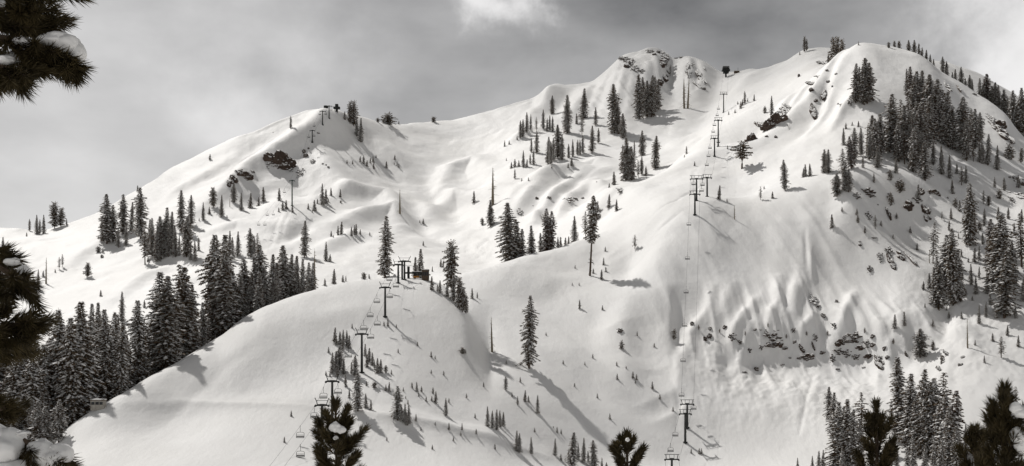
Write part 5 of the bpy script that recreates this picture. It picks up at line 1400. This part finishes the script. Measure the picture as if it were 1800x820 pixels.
young_pine(1540, 710, 17, 38, [(1524,732,775),(1556,733,780),(1528,752,800),(1560,738,790),(1517,775,820),(1568,775,825),(1512,800,850),(1572,800,850),(1545,735,770),(1535,735,772)], [], 'tall pointed dark pine top before the bare slope at lower right', ln_px=17, seed=3)
young_pine(1714, 756, 14, 27, [(1700,770,805),(1728,768,805),(1692,790,830),(1738,795,840),(1706,760,800),(1720,762,800)], [], 'low dark pine top just left of the largest right corner pine', ln_px=20, seed=4)
young_pine(1766, 684, 12, 36, [(1752,712,760),(1782,705,760),(1745,735,790),(1756,700,745),(1776,692,740),(1738,765,820),(1795,720,780),(1735,790,845),(1800,760,820),(1748,755,800),(1722,812,860)], [(1786,720,12,11),(1796,727,14,12),(1790,770,16,16),(1794,784,13,15)], 'largest dark pine top in the lower right corner holding snow lumps', ln_px=24, dens=1.1, bottom=930, seed=5)

# the big pine at the left whose boughs reach into the view
PY = 9.0
q9 = PY / F
foot = Vector(((-330 - CX) * q9, PY + 0.4, near_ground(PY) - 0.3))
bigp = empty('pine_tree', foot)
tag(bigp, 'tall near pine whose snowy boughs reach in along the left edge', 'tree')
mb = MB()
mb.tube([(0, 0, 0), (0.05, 0, 3), (0, 0.05, 6), (0.05, 0, 10.5)], [0.26, 0.22, 0.18, 0.05], 14)
mb.build('trunk', M['bark'], bigp)
def bough(path, shoots, fill, snow, seed, depth=0.0, ln_px=33, label=None):
    """path: branch centre line in photo pixels; shoots: (from, to); fill: extra shoots round the path"""
    P = [NP(a_, b_2, PY + depth) - foot for a_, b_2 in path]
    start = Vector((0.0, 0.0, P[0].z - 0.25))
    br = MB(); br.tube([start] + P, [0.06] + [0.035 * (1 - i / (len(P) + 1)) + 0.008 for i in range(len(P))], 8)
    bo = br.build('branch', M['bark'], bigp)
    if label: bo['label'] = label
    mb, tw = MB(), MB()
    for (ax, ay), (bx, by) in shoots:
        a_ = NP(ax, ay, PY + depth) - foot; b_2 = NP(bx, by, PY + depth) - foot + Vector((0, nrnd.uniform(-0.1, 0.1), 0))
        tw.tube([a_, b_2], [0.008, 0.004], 5)
        needles(mb, a_, b_2, ln_px * q9, 230, 0.0036, 0.0)
    for i in range(fill):
        k = nrnd.randrange(len(P) - 1)
        a_ = P[k].lerp(P[k + 1], nrnd.random())
        d = (P[k + 1] - P[k]).normalized()
        b_2 = a_ + d * nrnd.uniform(0.03, 0.16) + Vector((nrnd.uniform(-.06, .1), nrnd.uniform(-.22, .22), nrnd.uniform(-0.14, 0.03)))
        tw.tube([a_, b_2], [0.008, 0.004], 5)
        needles(mb, a_, b_2, ln_px * q9, 150, 0.0036, 0.0)
    mb.add(tw.v, tw.f, 1)
    mb.build('foliage', [M['needle_near'], M['bark']], bo)
    for i, (sx, sy, rx, rz) in enumerate(snow):
        snow_blob(NP(sx, sy, PY + depth - 0.02) - foot, (rx * q9, rx * q9 * 0.9, rz * q9), bo, seed * 7 + i)
bough([(-200,-40),(-60,-25),(20,-22),(70,-18)], [((20,-22),(70,-8)),((70,-20),(135,-14)),((-10,-22),(40,0)),((80,-20),(112,-10)),((-20,-15),(15,10))], 12, [(4,8,12,8)], 1)
bough([(-200,20),(-60,25),(10,10),(40,22),(66,30)], [((40,24),(100,22)),((20,40),(105,40)),((60,30),(108,30)),((0,45),(70,55)),((-20,45),(50,52)),((10,35),(60,38)),((-30,30),(20,45)),((50,34),(92,48))], 22, [(48,26,12,6)], 2)
bough([(-200,60),(-60,60),(30,72),(90,88),(128,112)], [((100,95),(138,128)),((110,100),(132,134)),((80,95),(118,128)),((60,95),(100,122)),((90,95),(115,130)),((30,90),(70,120)),((10,95),(50,118)),((60,85),(90,112)),((-10,90),(30,110)),((110,100),(142,118)),((40,80),(80,100)),((70,80),(105,108))], 34, [(100,75,27,17),(118,84,25,22),(134,98,17,22),(88,72,20,12),(42,78,22,10),(22,108,14,16)], 3, -0.0)
bough([(-200,100),(-60,105),(0,115),(25,128)], [((0,120),(18,148)),((20,125),(36,142)),((-20,120),(-4,150)),((-30,110),(10,135)),((30,115),(60,128)),((40,110),(80,125)),((-40,120),(-20,145)),((10,115),(40,135))], 22, [(8,108,20,10)], 4, -0.1)
bough([(-200,470),(-80,455),(0,470),(30,490)], [((0,480),(40,505)),((20,485),(48,498)),((-20,480),(20,505)),((-20,470),(10,450)),((-10,460),(25,455)),((-40,480),(0,510)),((-30,450),(5,440)),((10,490),(36,510)),((-20,500),(10,520))], 20, [(42,480,13,13),(22,462,14,9)], 5, 0.2)
bough([(-200,600),(-80,590),(0,578),(45,568)], [((30,572),(78,562)),((20,575),(70,575)),((0,570),(55,552)),((0,580),(45,592)),((-20,580),(20,605)),((-20,570),(20,545)),((40,568),(80,570)),((-30,585),(0,610)),((-10,560),(20,540)),((10,575),(58,585))], 30, [], 6, -0.05, 30)
bough([(-200,640),(-80,610),(0,600),(10,604)], [((-20,600),(8,615)),((-30,560),(5,545)),((-40,620),(-4,626)),((-30,530),(0,520))], 14, [], 7, 0.15)
bough([(-200,745),(-80,735),(-10,722),(10,716)], [((-10,722),(18,708)),((-10,722),(16,728)),((-30,728),(4,742)),((-30,715),(6,700))], 6, [], 8, 0.3, 24)
bough([(-200,780),(-60,775),(10,762),(45,778),(80,800),(110,815)], [((60,800),(118,822)),((80,805),(125,818)),((0,800),(20,815)),((-20,790),(18,800)),((40,830),(80,845)),((-10,815),(28,822)),((90,820),(120,835))], 12, [(8,792,38,36),(72,800,24,31),(104,806,24,24),(30,832,40,26),(40,762,13,5),(-30,770,40,30)], 9, -0.1, 30)
for z_ in (2.6, 1.4, 4.6, 6.0):   # boughs on the far sides of the trunk, out of the frame
    for k in range(4):
        az = 2.2 + k * 0.8
        br = MB(); e_ = Vector((math.cos(az) * 1.6, math.sin(az) * 1.6, z_ + 0.2))
        br.tube([(0, 0, z_), e_], [0.04, 0.01], 6)
        bo = br.build('branch', M['bark'], bigp)
        mb = MB()
        for j in range(6):
            a_ = Vector((0, 0, z_)).lerp(e_, 0.35 + 0.1 * j)
            needles(mb, a_, a_ + Vector((math.cos(az + (-1) ** j) * 0.35, math.sin(az + (-1) ** j) * 0.35, 0.05)), 0.16, 120, 0.003)
        mb.build('foliage', M['needle_near'], bo)
